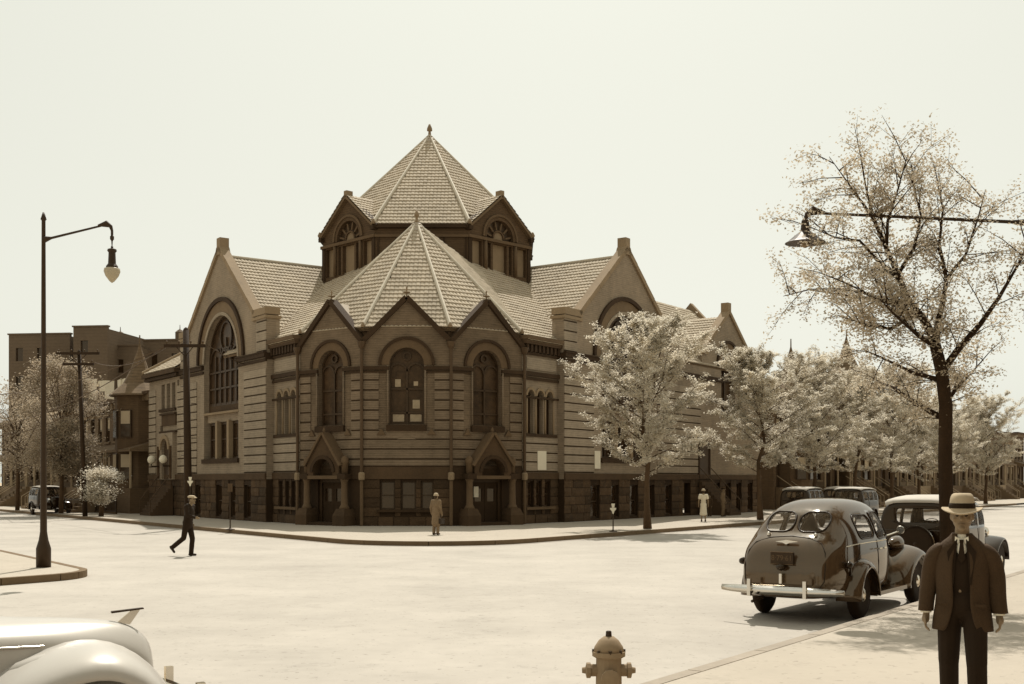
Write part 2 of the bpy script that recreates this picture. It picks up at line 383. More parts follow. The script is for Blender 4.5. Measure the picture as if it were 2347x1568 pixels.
def church_side(F, right):
    """the transept front: t from the corner near the camera, 12.4 m long"""
    TW, TC = 12.4, 6.25
    oc, r = 6.15, 2.5
    op = arch(oc - r, oc + r, 3.4, 8.75, 22)
    out_ = [(0, 2.3), (TW, 2.3), (TW, 10.2), (10.95, 10.7), (TC, 14.72), (1.55, 10.7), (0, 10.2)]
    wall(F, [out_, op], 'gable_wall', 'brick', .5)
    # deep reveal panels and arch rings
    MB().prism(F, [ring(oc, 8.75, r, 3.2, n=28)], .001, .02).build('arch_voussoirs', 'ringstone', CH)
    MB().prism(F, [ring(oc, 8.75, 3.2, 3.42, n=28)], .001, .13).build('hood_mould', 'brown', CH)
    MB().prism(F, [ring(oc, 8.75, r - .06, r + .12, n=28)], .002, .06).build('arch_roll', 'dressed', CH)
    # basement
    wins = [(1.9, 2.85), (4.0, 4.9), (5.9, 6.8), (9.1, 10.0)] if not right else [(2.5, 3.4), (4.6, 5.4), (6.6, 7.5), (8.7, 9.4), (10.7, 11.5)]
    rockwall(F, 0, TW, .15, 2.3, [(a, b, .3, 2.0) for a, b in wins])
    basement_windows(F, wins, .3, 2.0)
    MB().prism(F, [[(0, 2.28), (TW, 2.28), (TW, 2.6), (0, 2.6)]], .001, .1).build('base_band', 'brown_mid', CH)
    # string course, two mouldings, each side of the opening
    for a, b in ((-.06, oc - r), (oc + r, TW)):
        MB().box(F, a, b, .001, .16, 8.42, 8.62).build('string_course', 'brown', CH)
        MB().box(F, a, b, .001, .09, 8.2, 8.34).build('string_course', 'brown', CH)
        MB().box(F, a, b, .001, .2, 8.62, 8.68).build('string_course', 'brown', CH)
    # dressed courses of the corner piers
    zs = [2.62 + .435 * k for k in range(13)]
    for a, b in ((0.0, 2.85), (9.75, TW)): stonecourses(F, a, b, zs, M['dressed'])
    zu = [8.7 + .5 * k for k in range(5)]
    for a, b in ((-.02, 1.2), (11.2, TW)): stonecourses(F, a, b, zu, M['dressed'], .05)
    # pier caps and gable coping, apex block
    for a, b in ((-.12, 1.62), (10.9, TW + .12)):
        MB().box(F, a, b, -.75, .12, 10.35, 10.5).build('pier_cap', 'coping', CH)
        MB().box(F, a + .04, b - .04, -.7, .12, 10.55, 10.9).build('pier_cap', 'coping', CH)
        MB().box(F, a + .14, b - .3, -.72, -.02, 8.6, 10.36).build('pier', 'dressed', CH)
    for a, za, b, zb in ((1.35, 10.72, TC, 14.85), (TC, 14.85, 11.15, 10.72)):
        d = Vector((b - a, zb - za)).normalized(); n2 = Vector((-d.y, d.x)); k = 5
        for i in range(k):                                     # coping stones laid up the slope
            p0, p1 = Vector((a, za)).lerp(Vector((b, zb)), i / k) + d * .01, Vector((a, za)).lerp(Vector((b, zb)), (i + 1) / k) - d * .01
            MB().prism(F, [[tuple(p0 - n2 * .12), tuple(p1 - n2 * .12), tuple(p1 + n2 * .14), tuple(p0 + n2 * .12)]], -.4, .12).build('coping_stone', 'coping', CH)
    MB().box(F, TC - .24, TC + .24, -.42, .1, 14.8, 15.42).build('apex_block', 'coping', CH)
    MB().prism(F, [[(TC - .45, 14.5), (TC + .45, 14.5), (TC + .25, 14.92), (TC - .25, 14.92)]], -.44, .12).build('apex_block', 'coping', CH)
    # big stained window
    wn = MB().prism(F, [arch(oc - r, oc + r, 6.35, 8.75, 22), arch(oc - r + .13, oc + r - .13, 6.5, 8.75, 22)], -.42, -.3).build('great_window', 'wood', CH)
    window_obj(F, arch(oc - r + .1, oc + r - .1, 6.45, 8.75, 22), .38, 'stained_glass', 'leadglass', wn)
    sg = []
    for x in (-1.5, -.75, 0, .75, 1.5): sg.append(((oc + x, 6.4), (oc + x, 8.75 + (1.3 if x == 0 else .35 if abs(x) > 1 else .8))))
    for z in (7.3, 8.2): sg.append(((oc - r, z), (oc + r, z)))
    for c0, rr, zz in ((-1.5, .75, 8.75), (1.5, .75, 8.75), (0, .75, 8.75), (0, .8, 10.1)):
        for k in range(10 if zz < 10 else 16):
            a0, a1 = pi * k / (10 if zz < 10 else 8), pi * (k + 1) / (10 if zz < 10 else 8)
            sg.append(((oc + c0 + rr * cos(a0), zz + rr * sin(a0)), (oc + c0 + rr * cos(a1), zz + rr * sin(a1))))
    bars(F, sg, -.36, -.28, .05, 'tracery', 'wood', wn)
    # pale ledge and triple square-headed window beneath
    MB().prism(F, [rect(oc - r, oc + r, 5.44, 5.92)], -.45, -.2).build('window_ledge', 'brick', CH)
    MB().prism(F, [rect(oc - r, oc + r, 5.9, 6.36)], -.45, -.3).build('window_ledge', 'brown_mid', CH)
    MB().box(F, oc - r - .02, oc + r + .02, -.3, .02, 5.86, 5.98).build('window_ledge', 'coping', CH)
    MB().box(F, oc - r - .12, oc + r + .12, -.4, .12, 3.18, 3.42).build('window_sill', 'brown', CH)
    for k in range(3):
        a = oc - r + .1 + k * 1.63; b = a + 1.54 - .1
        tw = MB().prism(F, [rect(a, b, 3.42, 5.42), rect(a + .1, b - .1, 3.52, 5.3)], -.4, -.3).build('triple_window', 'wood', CH)
        window_obj(F, rect(a + .08, b - .08, 3.5, 5.34), .36, 'pane', 'pane', tw)
        bars(F, [((a, 4.5), (b, 4.5)), (((a + b) / 2, 3.5), ((a + b) / 2, 5.3))], -.35, -.3, .03, 'sash_bar', 'wood', tw)
    for x in (oc - .87, oc + .80): MB().box(F, x - .14, x + .14, -.32, -.05, 3.42, 5.5).build('mullion', 'coping', CH)
    # second, smaller gable and wing
    return TC

# transept roof geometry and wall frames
cs = Vector((.581, .814, 0)).normalized()
FR = Fr(W(7.42, 4.6), (.581, .814), (.814, -.581)); FL = Fr(W(-7.42, 4.6), (-.581, .814), (-.814, -.581))
church_side(FL, False); church_side(FR, True)

# --- the canted corner bay: three faces
BF = [Fr(W(-2, 0), (1, 0), (0, -1)), Fr(W(-2, 0), (-3.31, 2.32), (-2.32, -3.31)), Fr(W(2, 0), (3.31, 2.32), (2.32, -3.31))]
BL = [4.0, 4.042, 4.042]
for i, (F, LN) in enumerate(zip(BF, BL)):
    c = LN / 2; r = .80
    op = arch(c - r, c + r, 4.8, 7.53, 18)
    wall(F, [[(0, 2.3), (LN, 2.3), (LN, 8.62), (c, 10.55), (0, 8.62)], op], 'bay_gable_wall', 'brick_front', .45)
    for a, za, b, zb in ((-.02, 8.58, c, 10.62), (c, 10.62, LN + .02, 8.58)):
        d = Vector((b - a, zb - za)).normalized(); n2 = Vector((-d.y, d.x))
        MB().prism(F, [[tuple(Vector((a, za)) - n2 * .10), tuple(Vector((b, zb)) - n2 * .10), tuple(Vector((b, zb)) + n2 * .13), tuple(Vector((a, za)) + n2 * .13)]], -.35, .16).build('raking_cornice', 'brown', CH)
    # little saddle roof behind the gable, and its cross finial
    MB().prism(F, [[(.1, 8.6), (LN - .1, 8.6), (c, 10.6)]], -2.6, -.34).build('saddle_roof', 'sheet', CH)
    fz = MB(); p = F.P(c, -.05, 10.6); fz.tube([p, p + V(0, 0, .5)], .035, 6); fz.lathe(p + V(0, 0, .22), [(.05, 0), (.17, .03), (.17, .07), (.05, .1)], 8); fz.lathe(p + V(0, 0, .42), [(.02, 0), (.05, .05), (.01, .12)], 8)
    fz.build('cross_finial', 'copper', CH)
    MB().prism(F, [ring(c, 7.53, r, 1.17)], .001, .03).build('arch_voussoirs', 'voussoir', CH)
    MB().prism(F, [ring(c, 7.53, 1.17, 1.30)], .001, .1).build('hood_mould', 'brown', CH)
    for a, b in ((0, c - r), (c + r, LN)):
        MB().box(F, a, b, .001, .12, 7.3, 7.46).build('string_course', 'brown', CH)
        MB().box(F, a, b, .001, .07, 7.17, 7.26).build('string_course', 'brown', CH)
    zs = [4.5 + .46 * k for k in range(6)] + [7.17]
    jw = .72
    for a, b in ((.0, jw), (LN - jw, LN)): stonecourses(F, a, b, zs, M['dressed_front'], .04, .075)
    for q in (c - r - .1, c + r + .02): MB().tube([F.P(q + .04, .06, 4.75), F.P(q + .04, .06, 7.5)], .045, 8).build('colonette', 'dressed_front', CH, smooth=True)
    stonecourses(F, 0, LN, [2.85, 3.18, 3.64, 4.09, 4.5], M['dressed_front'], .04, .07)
    # sill, corbels
    MB().box(F, c - .92, c + .92, -.3, .16, 4.5, 4.78).build('window_sill', 'brown', CH)
    for q in (c - 1.15, c + 1.15): MB().prism(F, [[(q - .2, 4.33), (q + .2, 4.33), (q, 4.62)]], .02, .14).build('corbel', 'voussoir', CH)
    # stained window with two lights
    wn = MB().prism(F, [arch(c - r, c + r, 4.78, 7.53, 18), arch(c - r + .08, c + r - .08, 4.86, 7.53, 18)], -.34, -.24).build('stained_window', 'wood', CH)
    window_obj(F, arch(c - r + .06, c + r - .06, 4.84, 7.53, 18), .31, 'stained_glass', 'leadglass', wn)
    sg = [((c, 4.8), (c, 7.4)), ((c - r, 5.35), (c + r, 5.35)), ((c - r, 6.45), (c + r, 6.45))]
    for cc in (c - .4, c + .4):
        for k in range(8): sg.append(((cc + .37 * cos(pi * k / 8), 7.25 + .37 * sin(pi * k / 8)), (cc + .37 * cos(pi * (k + 1) / 8), 7.25 + .37 * sin(pi * (k + 1) / 8))))
    for k in range(10): sg.append(((c + .17 * cos(pi * k / 5), 7.95 + .17 * sin(pi * k / 5)), (c + .17 * cos(pi * (k + 1) / 5), 7.95 + .17 * sin(pi * (k + 1) / 5))))
    bars(F, sg, -.29, -.22, .04, 'tracery', 'wood', wn)
    if i == 0:
        for (a, b, z0, z1) in ((c - .56, c - .3, 6.55, 6.9), (c + .25, c + .58, 5.55, 5.95), (c - .66, c - .14, 4.95, 5.28), (c + .14, c + .66, 4.95, 5.28), (c + .3, c + .5, 6.6, 6.8)):
            MB().prism(F, [rect(a, b, z0, z1)], -.31, -.295).build('pale_pane', 'palepane', wn)
    # brownstone band over the basement, weathered slope
    b = MB(); b.hexa([F.P(0, .12, 2.3), F.P(LN, .12, 2.3), F.P(LN, 0, 2.3), F.P(0, 0, 2.3), F.P(0, .03, 2.85), F.P(LN, .03, 2.85), F.P(LN, 0, 2.85), F.P(0, 0, 2.85)])
    if i == 0:
        b.build('base_band', 'brown_mid', CH)
        tri = [(c - 1.22, c - .54), (c - .26, c + .42), (c + .66, c + 1.22)]
        rockwall(F, 0, LN, .15, 2.3, [(a, e, .9, 2.2) for a, e in tri]); basement_windows(F, tri, .9, 2.2)
        MB().box(F, c - 1.35, c + 1.35, .02, .16, .78, .9).build('window_sill', 'brown', CH)
        # cut gable-shaped panel over the string below the window
        MB().prism(F, [[(c - .45, 4.12), (c + .45, 4.12), (c, 4.3)]], .03, .07).build('relief_panel', 'dressed_front', CH)
    else:
        # portal: projecting gabled porch with columns on stout bases
        MB().prism(F, [rect(0, LN, .1, 2.3), rect(c - .85, c + .85, .14, 2.28)], -.4, 0).build('basement_wall', 'brown', CH)
        b.build('base_band', 'brown', CH)
        pw = .55
        MB().prism(F, [[(c - 1.02, 2.45), (c + 1.02, 2.45), (c + 1.02, 2.95), (c, 4.35), (c - 1.02, 2.95)], arch(c - .62, c + .62, 2.46, 2.62, 14)], .05, pw).build('porch_gable', 'brown_mid', CH)
        for a, za, e, ze in ((c - 1.12, 2.9, c, 4.42), (c, 4.42, c + 1.12, 2.9)):
            d = Vector((e - a, ze - za)).normalized(); n2 = Vector((-d.y, d.x))
            MB().prism(F, [[tuple(Vector((a, za)) - n2 * .03), tuple(Vector((e, ze)) - n2 * .03), tuple(Vector((e, ze)) + n2 * .09), tuple(Vector((a, za)) + n2 * .09)]], .02, pw + .1).build('porch_coping', 'voussoir', CH)
        MB().lathe(F.P(c, pw - .1, 4.38), [(.07, 0), (.05, .12), (.08, .18), (.02, .32)], 8).build('porch_finial', 'voussoir', CH)
        MB().prism(F, [ring(c, 2.62, .62, .78)], pw + .002, pw + .06).build('arch_mould', 'brown', CH)
        MB().prism(F, [arch(c - .62, c + .62, 2.46, 2.62, 14)], .0, .04).build('tympanum', 'wood', CH)
        MB().box(F, c - 1.1, c + 1.1, -.02, pw + .04, 2.3, 2.46).build('lintel', 'voussoir', CH)
        for s in (-1, 1):
            q = c + s * 1.2
            MB().lathe(F.P(q, .36, .92), [(.27, 0), (.21, .12), (.165, .2), (.15, 1.2), (.17, 1.28), (.22, 1.38)], 14).build('column', 'voussoir', CH, smooth=True)
            pb = MB().box(F, q - .36, q + .36, .0, .78, .15, .62); pb.hexa([F.P(q - .36, .78, .62), F.P(q + .36, .78, .62), F.P(q + .36, 0, .62), F.P(q - .36, 0, .62), F.P(q - .26, .64, .93), F.P(q + .26, .64, .93), F.P(q + .26, 0.02, .93), F.P(q - .26, 0.02, .93)])
            pb.build('column_base', 'brown_mid', CH)
            MB().box(F, q - .24, q + .24, .02, .6, 2.3, 2.55).build('column_block', 'brown', CH)
            MB().lathe(F.P(q, .33, 2.55), [(.16, 0), (.16, .45), (.2, .5), (.2, .56), (.17, .7), (.09, .8), (.01, .84)], 12).build('pinnacle', 'voussoir', CH, smooth=True)
        dr = MB().prism(F, [rect(c - .85, c + .85, .15, 2.28), rect(c - .7, c + .7, .2, 2.14)], -.3, -.12).build('portal_door', 'wood', CH)
        for s in (-1, 1):
            lf = MB().prism(F, [rect(c + min(0, s * .69) + .01, c + max(0, s * .69) - .01, .2, 2.13), rect(c + s * .35 - .2, c + s * .35 + .2, 1.25, 1.85)], -.27, -.2).build('door_leaf', 'brown', dr)
            MB().prism(F, [rect(c + s * .35 - .2, c + s * .35 + .2, 1.25, 1.85)], -.26, -.24).build('door_light', 'pane', dr)
        MB().box(F, c - .9, c + .9, .0, .7, .15, .3).build('door_step', 'brown', CH)
        if i == 2: MB().box(F, c - .62, c - .36, -.19, -.17, 1.45, 1.95).build('notice', 'poster', CH)
# eaves and drain pipes where the bay faces meet
for (u, v) in ((-2, 0), (2, 0), (-5.31, 2.32), (5.31, 2.32)):
    x, y = W(u, v); o = Vector((u, v - 5.5, 0)).normalized()
    p = V(x, y, 0) + o * .14
    dp = MB().tube([p + V(0, 0, .15), p + V(0, 0, 8.45)], .075, 8).build('drain_pipe', 'pipe', CH)
    MB().lathe(p + V(0, 0, 8.25), [(.09, 0), (.16, .12), (.2, .3), (.2, .34)], 8).build('hopper', 'pipe', dp)
    MB().lathe(p + V(0, 0, 2.25), [(.13, 0), (.15, .05), (.15, .3), (.1, .36)], 8).build('pipe_collar', 'coping', dp)
    MB().tube([p + V(0, 0, .2), p + V(0, 0, 2.2)], .082, 8).build('lower_pipe', 'voussoir', dp)
# --- core wall behind the bay gables with curved gutter pieces, at the eave
PT = [W(-5.31, 2.32), W(-2, 0), W(2, 0), W(5.31, 2.32)]
for a, b in zip(PT, PT[1:]):
    d = Vector((b[0] - a[0], b[1] - a[1])); ln = d.length; F = Fr(a, d, (d.y, -d.x))
    for s0, s1 in ((0, .75), (ln - .75, ln)):
        MB().box(F, s0 + .02, s1 - .02, -.6, -.22, 8.4, 9.1).build('eave_box', 'brown_mid', CH)
        MB().box(F, s0, s1, -.7, -.12, 9.1, 9.28).build('eave_gutter', 'voussoir', CH)
# --- recessed walls between bay and transepts
for sgn in (-1, 1):
    F = Fr(W(sgn * 5.31, 2.32), (sgn * .582, .813), (sgn * .813, -.582)); LN = 3.12
    wins = [(.42 + k * .82, .42 + k * .82 + .56) for k in range(3)]
    wall(F, [[(0, 2.3), (LN, 2.3), (LN, 9.1), (0, 9.1)]] + [arch(a, b, 4.5, 6.35, 8) for a, b in wins], 'link_wall', 'brick', .4)
    bw_ = [(.45, .95), (1.15, 1.65), (1.9, 2.4)]
    rockwall(F, 0, LN, .15, 2.3, [(a, b, .95, 2.2) for a, b in bw_]); basement_windows(F, bw_, .95, 2.2)
    MB().box(F, 0, LN, .001, .1, 2.3, 2.62).build('base_band', 'brown_mid', CH)
    MB().box(F, .2, 2.7, .02, .16, .82, .95).build('window_sill', 'voussoir', CH)
    stonecourses(F, 0, LN, [2.64, 3.1, 3.55, 4.0, 4.35], M['dressed'], .04, .07)
    MB().box(F, .2, LN - .2, -.1, .1, 4.35, 4.5).build('window_sill', 'brown', CH)
    for a, b in wins:
        wn = MB().prism(F, [arch(a, b, 4.5, 6.35, 8), arch(a + .05, b - .05, 4.55, 6.35, 8)], -.3, -.22).build('lancet_window', 'wood', CH)
        window_obj(F, arch(a + .04, b - .04, 4.54, 6.35, 8), .28, 'pane', 'leadglass', wn)
        MB().prism(F, [ring((a + b) / 2, 6.35, .28, .41, n=10)], .001, .06).build('arch_mould', 'coping', CH)
    for q in (.35, 1.11, 1.93, 2.67): MB().tube([F.P(q, .03, 4.5), F.P(q, .03, 6.2)], .055, 8).build('colonette', 'coping', CH, smooth=True)
    MB().box(F, .1, LN, .001, .1, 6.22, 6.3).build('impost_band', 'brown', CH)
    for z0, z1, wq in ((7.1, 7.22, .1), (7.3, 7.5, .16)): MB().box(F, 0, LN, .001, wq, z0, z1).build('string_course', 'brown', CH)
    MB().box(F, .35, LN - .2, .001, .04, 7.62, 8.2).build('frieze_panel', 'dressed', CH)
    MB().box(F, 0, LN, .001, .12, 8.32, 8.42).build('string_course', 'brown', CH)
    for k in range(9): MB().box(F, .12 + k * .34, .3 + k * .34, .001, .22, 8.45, 8.8).build('corbel', 'brown', CH)
    MB().box(F, -.05, LN, -.3, .3, 8.8, 9.02).build('cornice', 'brown_mid', CH)
    MB().box(F, -.05, LN, -.3, .42, 9.02, 9.2).build('gutter', 'voussoir', CH)
    # return of the transept towards the bay
    F2 = Fr(W(sgn * 7.13, 4.85), (sgn * .814, -.581), (-sgn * .581, -.814))
    wall(F2, [rect(-.3, .355, .1, 10.3)], 'return_wall', 'brick', .3)
    MB().box(F2, -.3, .45, .001, .1, 8.3, 8.62).build('string_course', 'brown', CH)
    for k, (a, b) in enumerate(zip([2.62 + .435 * k for k in range(12)], [2.62 + .435 * (k + 1) for k in range(12)])):
        MB().box(F2, .0, .385, .001, .03, a + .05, b).build('dressed_course', 'dressed', CH)
# notices: one on the right link wall, one on the right transept
F = Fr(W(5.31, 2.32), (.582, .813), (.813, -.582))
def notice(F, a, b, z0, z1, w, lab):
    o = tag(MB().box(F, a, b, w, w + .03, z0, z1).build('wall_notice', 'poster'), lab, 'notice', 'white notices on the church wall')
notice(F, 1.25, 2.0, 2.75, 3.68, .035, 'white notice on the church wall between drain pipe and shaded corner pier')
notice(FR, 2.85, 3.4, 2.85, 3.78, .045, 'white notice on the church wall partly behind the first street tree')

core = [W(-4.9, 3.0), W(-1.7, .75), W(1.7, .75), W(4.9, 3.0), W(7.3, 5.8), W(14.5, 16.5), W(0, 30), W(-14.5, 16.5), W(-7.3, 5.8)]
cm = MB(); cm.prism(Fr((0, 0), (1, 0), (0, 1)), [[(0, 0), (1, 0), (1, 1)]], 0, 1); cm = MB(); nn_ = len(core)
cm.v = [V(x, y, .12) for x, y in core] + [V(x, y, 8.0) for x, y in core]; cm.f = [tuple(range(nn_)), tuple(range(nn_, 2 * nn_))] + [(i, (i + 1) % nn_, nn_ + (i + 1) % nn_, nn_ + i) for i in range(nn_)]
cm.build('light_block_core', 'joint', CH)  # added dark core, unseen, stops light leaking through the hollow church

# ---------------------------------------------------------------- roofs
TILES = []       # (distance, matrix)
def roofplane(poly, eave_dir, th=.12, drop=.05, tiles=True, keep=None, name='roof', pitch=.3, wid=.205, m='tile_base'):
    poly = [Vector(p) for p in poly]; e = Vector(eave_dir).normalized(); c0 = poly[0]
    nrm = Vector((0, 0, 0))
    for i in range(len(poly)):
        a, b = poly[i] - c0, poly[(i + 1) % len(poly)] - c0; nrm += a.cross(b)
    nrm.normalize()
    if nrm.z < 0: nrm = -nrm
    s = nrm.cross(e).normalized()
    if s.z < 0: s = -s; e = -e
    e = s.cross(nrm).normalized()
    mb = MB(); k = len(poly); mb.v = [p - nrm * drop for p in poly] + [p - nrm * (drop + th) for p in poly]
    mb.f = [tuple(range(k)), tuple(reversed(range(k, 2 * k)))] + [(i, (i + 1) % k, k + (i + 1) % k, k + i) for i in range(k)]
    o = mb.build(name, m, CH)
    if not tiles: return o
    q = [((p - c0).dot(e), (p - c0).dot(s)) for p in poly]
    def inside(x, y):
        r = False
        for (x0, y0), (x1, y1) in zip(q, q[1:] + q[:1]):
            if (y0 > y) != (y1 > y) and x < (x1 - x0) * (y - y0) / (y1 - y0) + x0: r = not r
        return r
    xs = [a for a, b in q]; ys = [b for a, b in q]; rr = random.Random(len(TILES))
    y = min(ys) + .02; 
    while y < max(ys):
        x = min(xs) + wid / 2
        while x < max(xs):
            if inside(x, y + pitch * .5) :
                p = c0 + e * x + s * y
                if keep is None or keep(p):
                    mt = Matrix((e, s, nrm)).transposed().to_4x4(); mt.translation = p + nrm * (.0 + rr.uniform(-.006, .006))
                    TILES.append(((p - Vector((0, 0, 2))).length, mt))
            x += wid
        y += pitch
    return o
ez = 9.26; az_ = 15.3
A0 = V(*W(0, 5.5), az_)
def E(u, v, z): return V(*W(u, v), z)
hips = []
roofplane([E(-2, 0, ez), E(2, 0, ez), A0], (1, 0, 0))
for s in (-1, 1):
    B = E(s * 5.31, 2.32, ez); dr = Vector((s * .582, .813, 0)); inw = Vector((-s * .813, .582, 0))
    roofplane([E(s * 2, 0, ez), B, A0], B - E(s * 2, 0, ez))
    rise = .77
    G = B + V(s * -2.11, 6.28, 4.13)
    roofplane([B, G, A0], G - B)
    up = inw * 6.2 + V(0, 0, 6.2 * rise)
    Q = B + dr * 9.0
    def keepA(p, s=s):
        u, v = p.x - AX, p.y - AY
        return not (v > 12.1 and abs(u) < 5.6) and not (v > 8.9 and abs(u) < 2.6)
    roofplane([B - inw * .35 - V(0, 0, .35 * rise), Q - inw * .35 - V(0, 0, .35 * rise), Q + up, B + up], dr, keep=keepA)
    hips += [(E(s * 2, 0, ez), A0), (B, A0)]
# transept roofs: ridge runs inwards from the gable
for s, F in ((-1, FL), (1, FR)):
    zr, ze = 14.45, 9.35
    n = F.n
    def keepT(p): return True
    # slope on the bay side and on the far side
    roofplane([F.P(.55, -.1, ze), F.P(.55, -9, ze), F.P(6.25, -9, zr), F.P(6.25, -.55, zr), F.P(1.2, -.55, ze + .58)], -n)
    roofplane([F.P(11.95, -.1, ze), F.P(11.95, -12, ze), F.P(6.25, -12, zr), F.P(6.25, -.1, zr)], -n, tiles=(s > 0))
    MB().tube([F.P(6.25, -.6, zr + .03), F.P(6.25, -9, zr + .03)], .09, 8).build('roof_ridge', 'ridge', CH)
# skirt roof filling round the drum
for p0, p1 in hips:
    MB().tube([p0 + V(0, 0, .06), p1 + V(0, 0, .06)], [.10, .07], 8).build('hip_roll', 'ridge', CH)
    MB().lathe(p0 + V(0, -.02, .0), [(.09, 0), (.11, .08), (.05, .2), (.02, .24)], 8).build('hip_stop', 'copper', CH)
# --- drum
DC = (0, 14.5)
h5, q_ = 2.5, 3.32
ov = [(-h5, 14.5 - h5 - q_), (h5, 14.5 - h5 - q_), (h5 + q_, 14.5 - h5), (h5 + q_, 14.5 + h5), (h5, 14.5 + h5 + q_), (-h5, 14.5 + h5 + q_), (-h5 - q_, 14.5 + h5), (-h5 - q_, 14.5 - h5)]
zb, zst, zev = 12.9, 15.25, 15.95
for i in range(8):
    a, b = ov[i], ov[(i + 1) % 8]; d = Vector((b[0] - a[0], b[1] - a[1])); LN = d.length; F = Fr(W(*a), d, (d.y, -d.x)); diag = i % 2 == 1
    front = i in (0, 1, 7)
    if not diag:
        wall(F, [rect(0, LN, zb, zev)], 'drum_wall', 'drum', .35)
        MB().box(F, 0, LN, .001, .1, zst, zst + .14).build('string_course', 'voussoir', CH)
        MB().box(F, .0, LN, .001, .22, zev - .22, zev - .02).build('cornice', 'brown', CH)
        for k in range(5): MB().box(F, .12 + k * (LN - .3) / 4, .3 + k * (LN - .3) / 4 - .08, .001, .06, zb, zst).build('pilaster', 'brown', CH) if front else None
        continue
    c = LN / 2; zap = 17.75
    z0w = 13.62
    cols = [(.28, .98), (1.42, 1.66), (1.82, 2.88), (3.04, 3.28), (3.72, 4.42)]
    loops = [[(0, zb), (LN, zb), (LN, zev), (c, zap), (0, zev)]]
    if front: loops += [rect(x0, x1, z0w, zst - .06) for x0, x1 in cols] + [arch(c - 1.02, c + 1.02, zst + .17, zst + .24, 18)]
    wall(F, loops, 'drum_gable_wall', 'drum', .3)
    MB().box(F, -.06, LN + .06, .001, .16, zst, zst + .16).build('string_course', 'voussoir', CH)
    for x, za, x1, zb_ in ((-.25, zev - .12, c, zap + .1), (c, zap + .1, LN + .25, zev - .12)):
        dd = Vector((x1 - x, zb_ - za)).normalized(); n2 = Vector((-dd.y, dd.x))
        MB().prism(F, [[tuple(Vector((x, za)) - n2 * .06), tuple(Vector((x1, zb_)) - n2 * .06), tuple(Vector((x1, zb_)) + n2 * .07), tuple(Vector((x, za)) + n2 * .07)]], -.3, .14).build('raking_cornice', 'brown', CH)
    for q in (-.12, LN - .13): MB().box(F, q, q + .25, -.25, .25, zev - .3, zev - .1).build('cornice_return', 'brown', CH)
    MB().box(F, c - .13, c + .13, -.2, .22, zap - .05, zap + .38).build('apex_block', 'coping', CH)
    if front:
        for x0, x1 in cols: MB().prism(F, [rect(x0, x1, z0w, zst - .06)], -.3, -.22).build('louvre_panel', 'board', CH)
        for q in (1.2, 3.5): MB().tube([F.P(q, .06, z0w), F.P(q, .06, zst)], .1, 8).build('drum_column', 'voussoir', CH, smooth=True)
        for q in (.1, LN - .1): MB().box(F, q - .12, q + .12, .001, .07, zb, zst).build('pilaster', 'brown', CH)
        MB().prism(F, [ring(c, zst + .24, 1.22, 1.34)], .001, .1).build('hood_mould', 'voussoir', CH)
        MB().prism(F, [ring(c, zst + .24, 1.02, 1.22)], .001, .04).build('arch_ring', 'drum', CH)
        lu = MB().prism(F, [arch(c - 1.02, c + 1.02, zst + .17, zst + .24, 18)], -.3, -.22).build('lunette', 'wood', CH)
        for k in range(6):
            a0 = pi * (k + .5) / 6
            bars(F, [((c + .55 * cos(a0), zst + .22 + .55 * sin(a0)), (c + .97 * cos(a0), zst + .22 + .97 * sin(a0)))], -.22, -.1, .05, 'voussoir_ray', 'voussoir', lu)
        MB().prism(F, [arch(c - .36, c + .36, zst + .2, zst + .28, 10)], -.22, -.16).build('lunette_pane', 'board', lu)
        MB().prism(F, [ring(c, zst + .28, .36, .46, n=10)], -.2, -.08).build('lunette_ring', 'drum', lu)
# dome roof: eight planes to the cap, and the four gablet roofs
top = V(*W(*DC), 22.45); dh = []
ro = [(u * 1.03, 14.5 + (v - 14.5) * 1.03) for u, v in ov]
for i in range(8):
    a, b = V(*W(*ro[i]), zev - .02), V(*W(*ro[(i + 1) % 8]), zev - .02)
    if i % 2: roofplane([a.lerp(top, .1), b.lerp(top, .1), top], b - a, tiles=i in (1, 7))
    else: roofplane([a, b, top], b - a, tiles=i in (0, 6, 2))
    dh.append(a)
    if i % 2 == 1:
        d = Vector((b - a)); F = Fr((a.x, a.y), d, (d.y, -d.x)); LN = d.length; c = LN / 2
        for x in (0, LN):
            roofplane([F.P(x, .05, zev + .02), F.P(x, -3.2, zev + .02), F.P(c, -3.2, 17.95), F.P(c, .05, 17.95)], -F.n, tiles=i in (1, 7))
for i, a in enumerate(dh):
    if i in (0, 1, 2, 7): 
        MB().tube([a + V(0, 0, .08), top + V(0, 0, .05)], [.11, .06], 8).build('hip_roll', 'ridge', CH)
        MB().lathe(a, [(.1, 0), (.13, .1), (.06, .26), (.02, .3)], 8).build('hip_stop', 'copper', CH)
def cap(p, k, name='roof_finial'):
    c = MB().lathe(p, [(.78 * k, -.5 * k), (.82 * k, -.42 * k), (.6 * k, -.16 * k), (.62 * k, -.1 * k), (.42 * k, .1 * k), (.44 * k, .16 * k), (.16 * k, .34 * k)], 16).build('roof_cap', 'sheet', CH)
    MB().lathe(p + V(0, 0, .3 * k), [(.26 * k, 0), (.28 * k, .04 * k), (.12 * k, .14 * k), (.09 * k, .45 * k), (.2 * k, .5 * k), (.19 * k, .66 * k), (.06 * k, .98 * k), (.01, 1.0 * k)], 12).build(name, 'copper', CH, smooth=True)
cap(V(*W(*DC), 22.1), .8); cap(V(*W(0, 5.5), 15.1), .65)

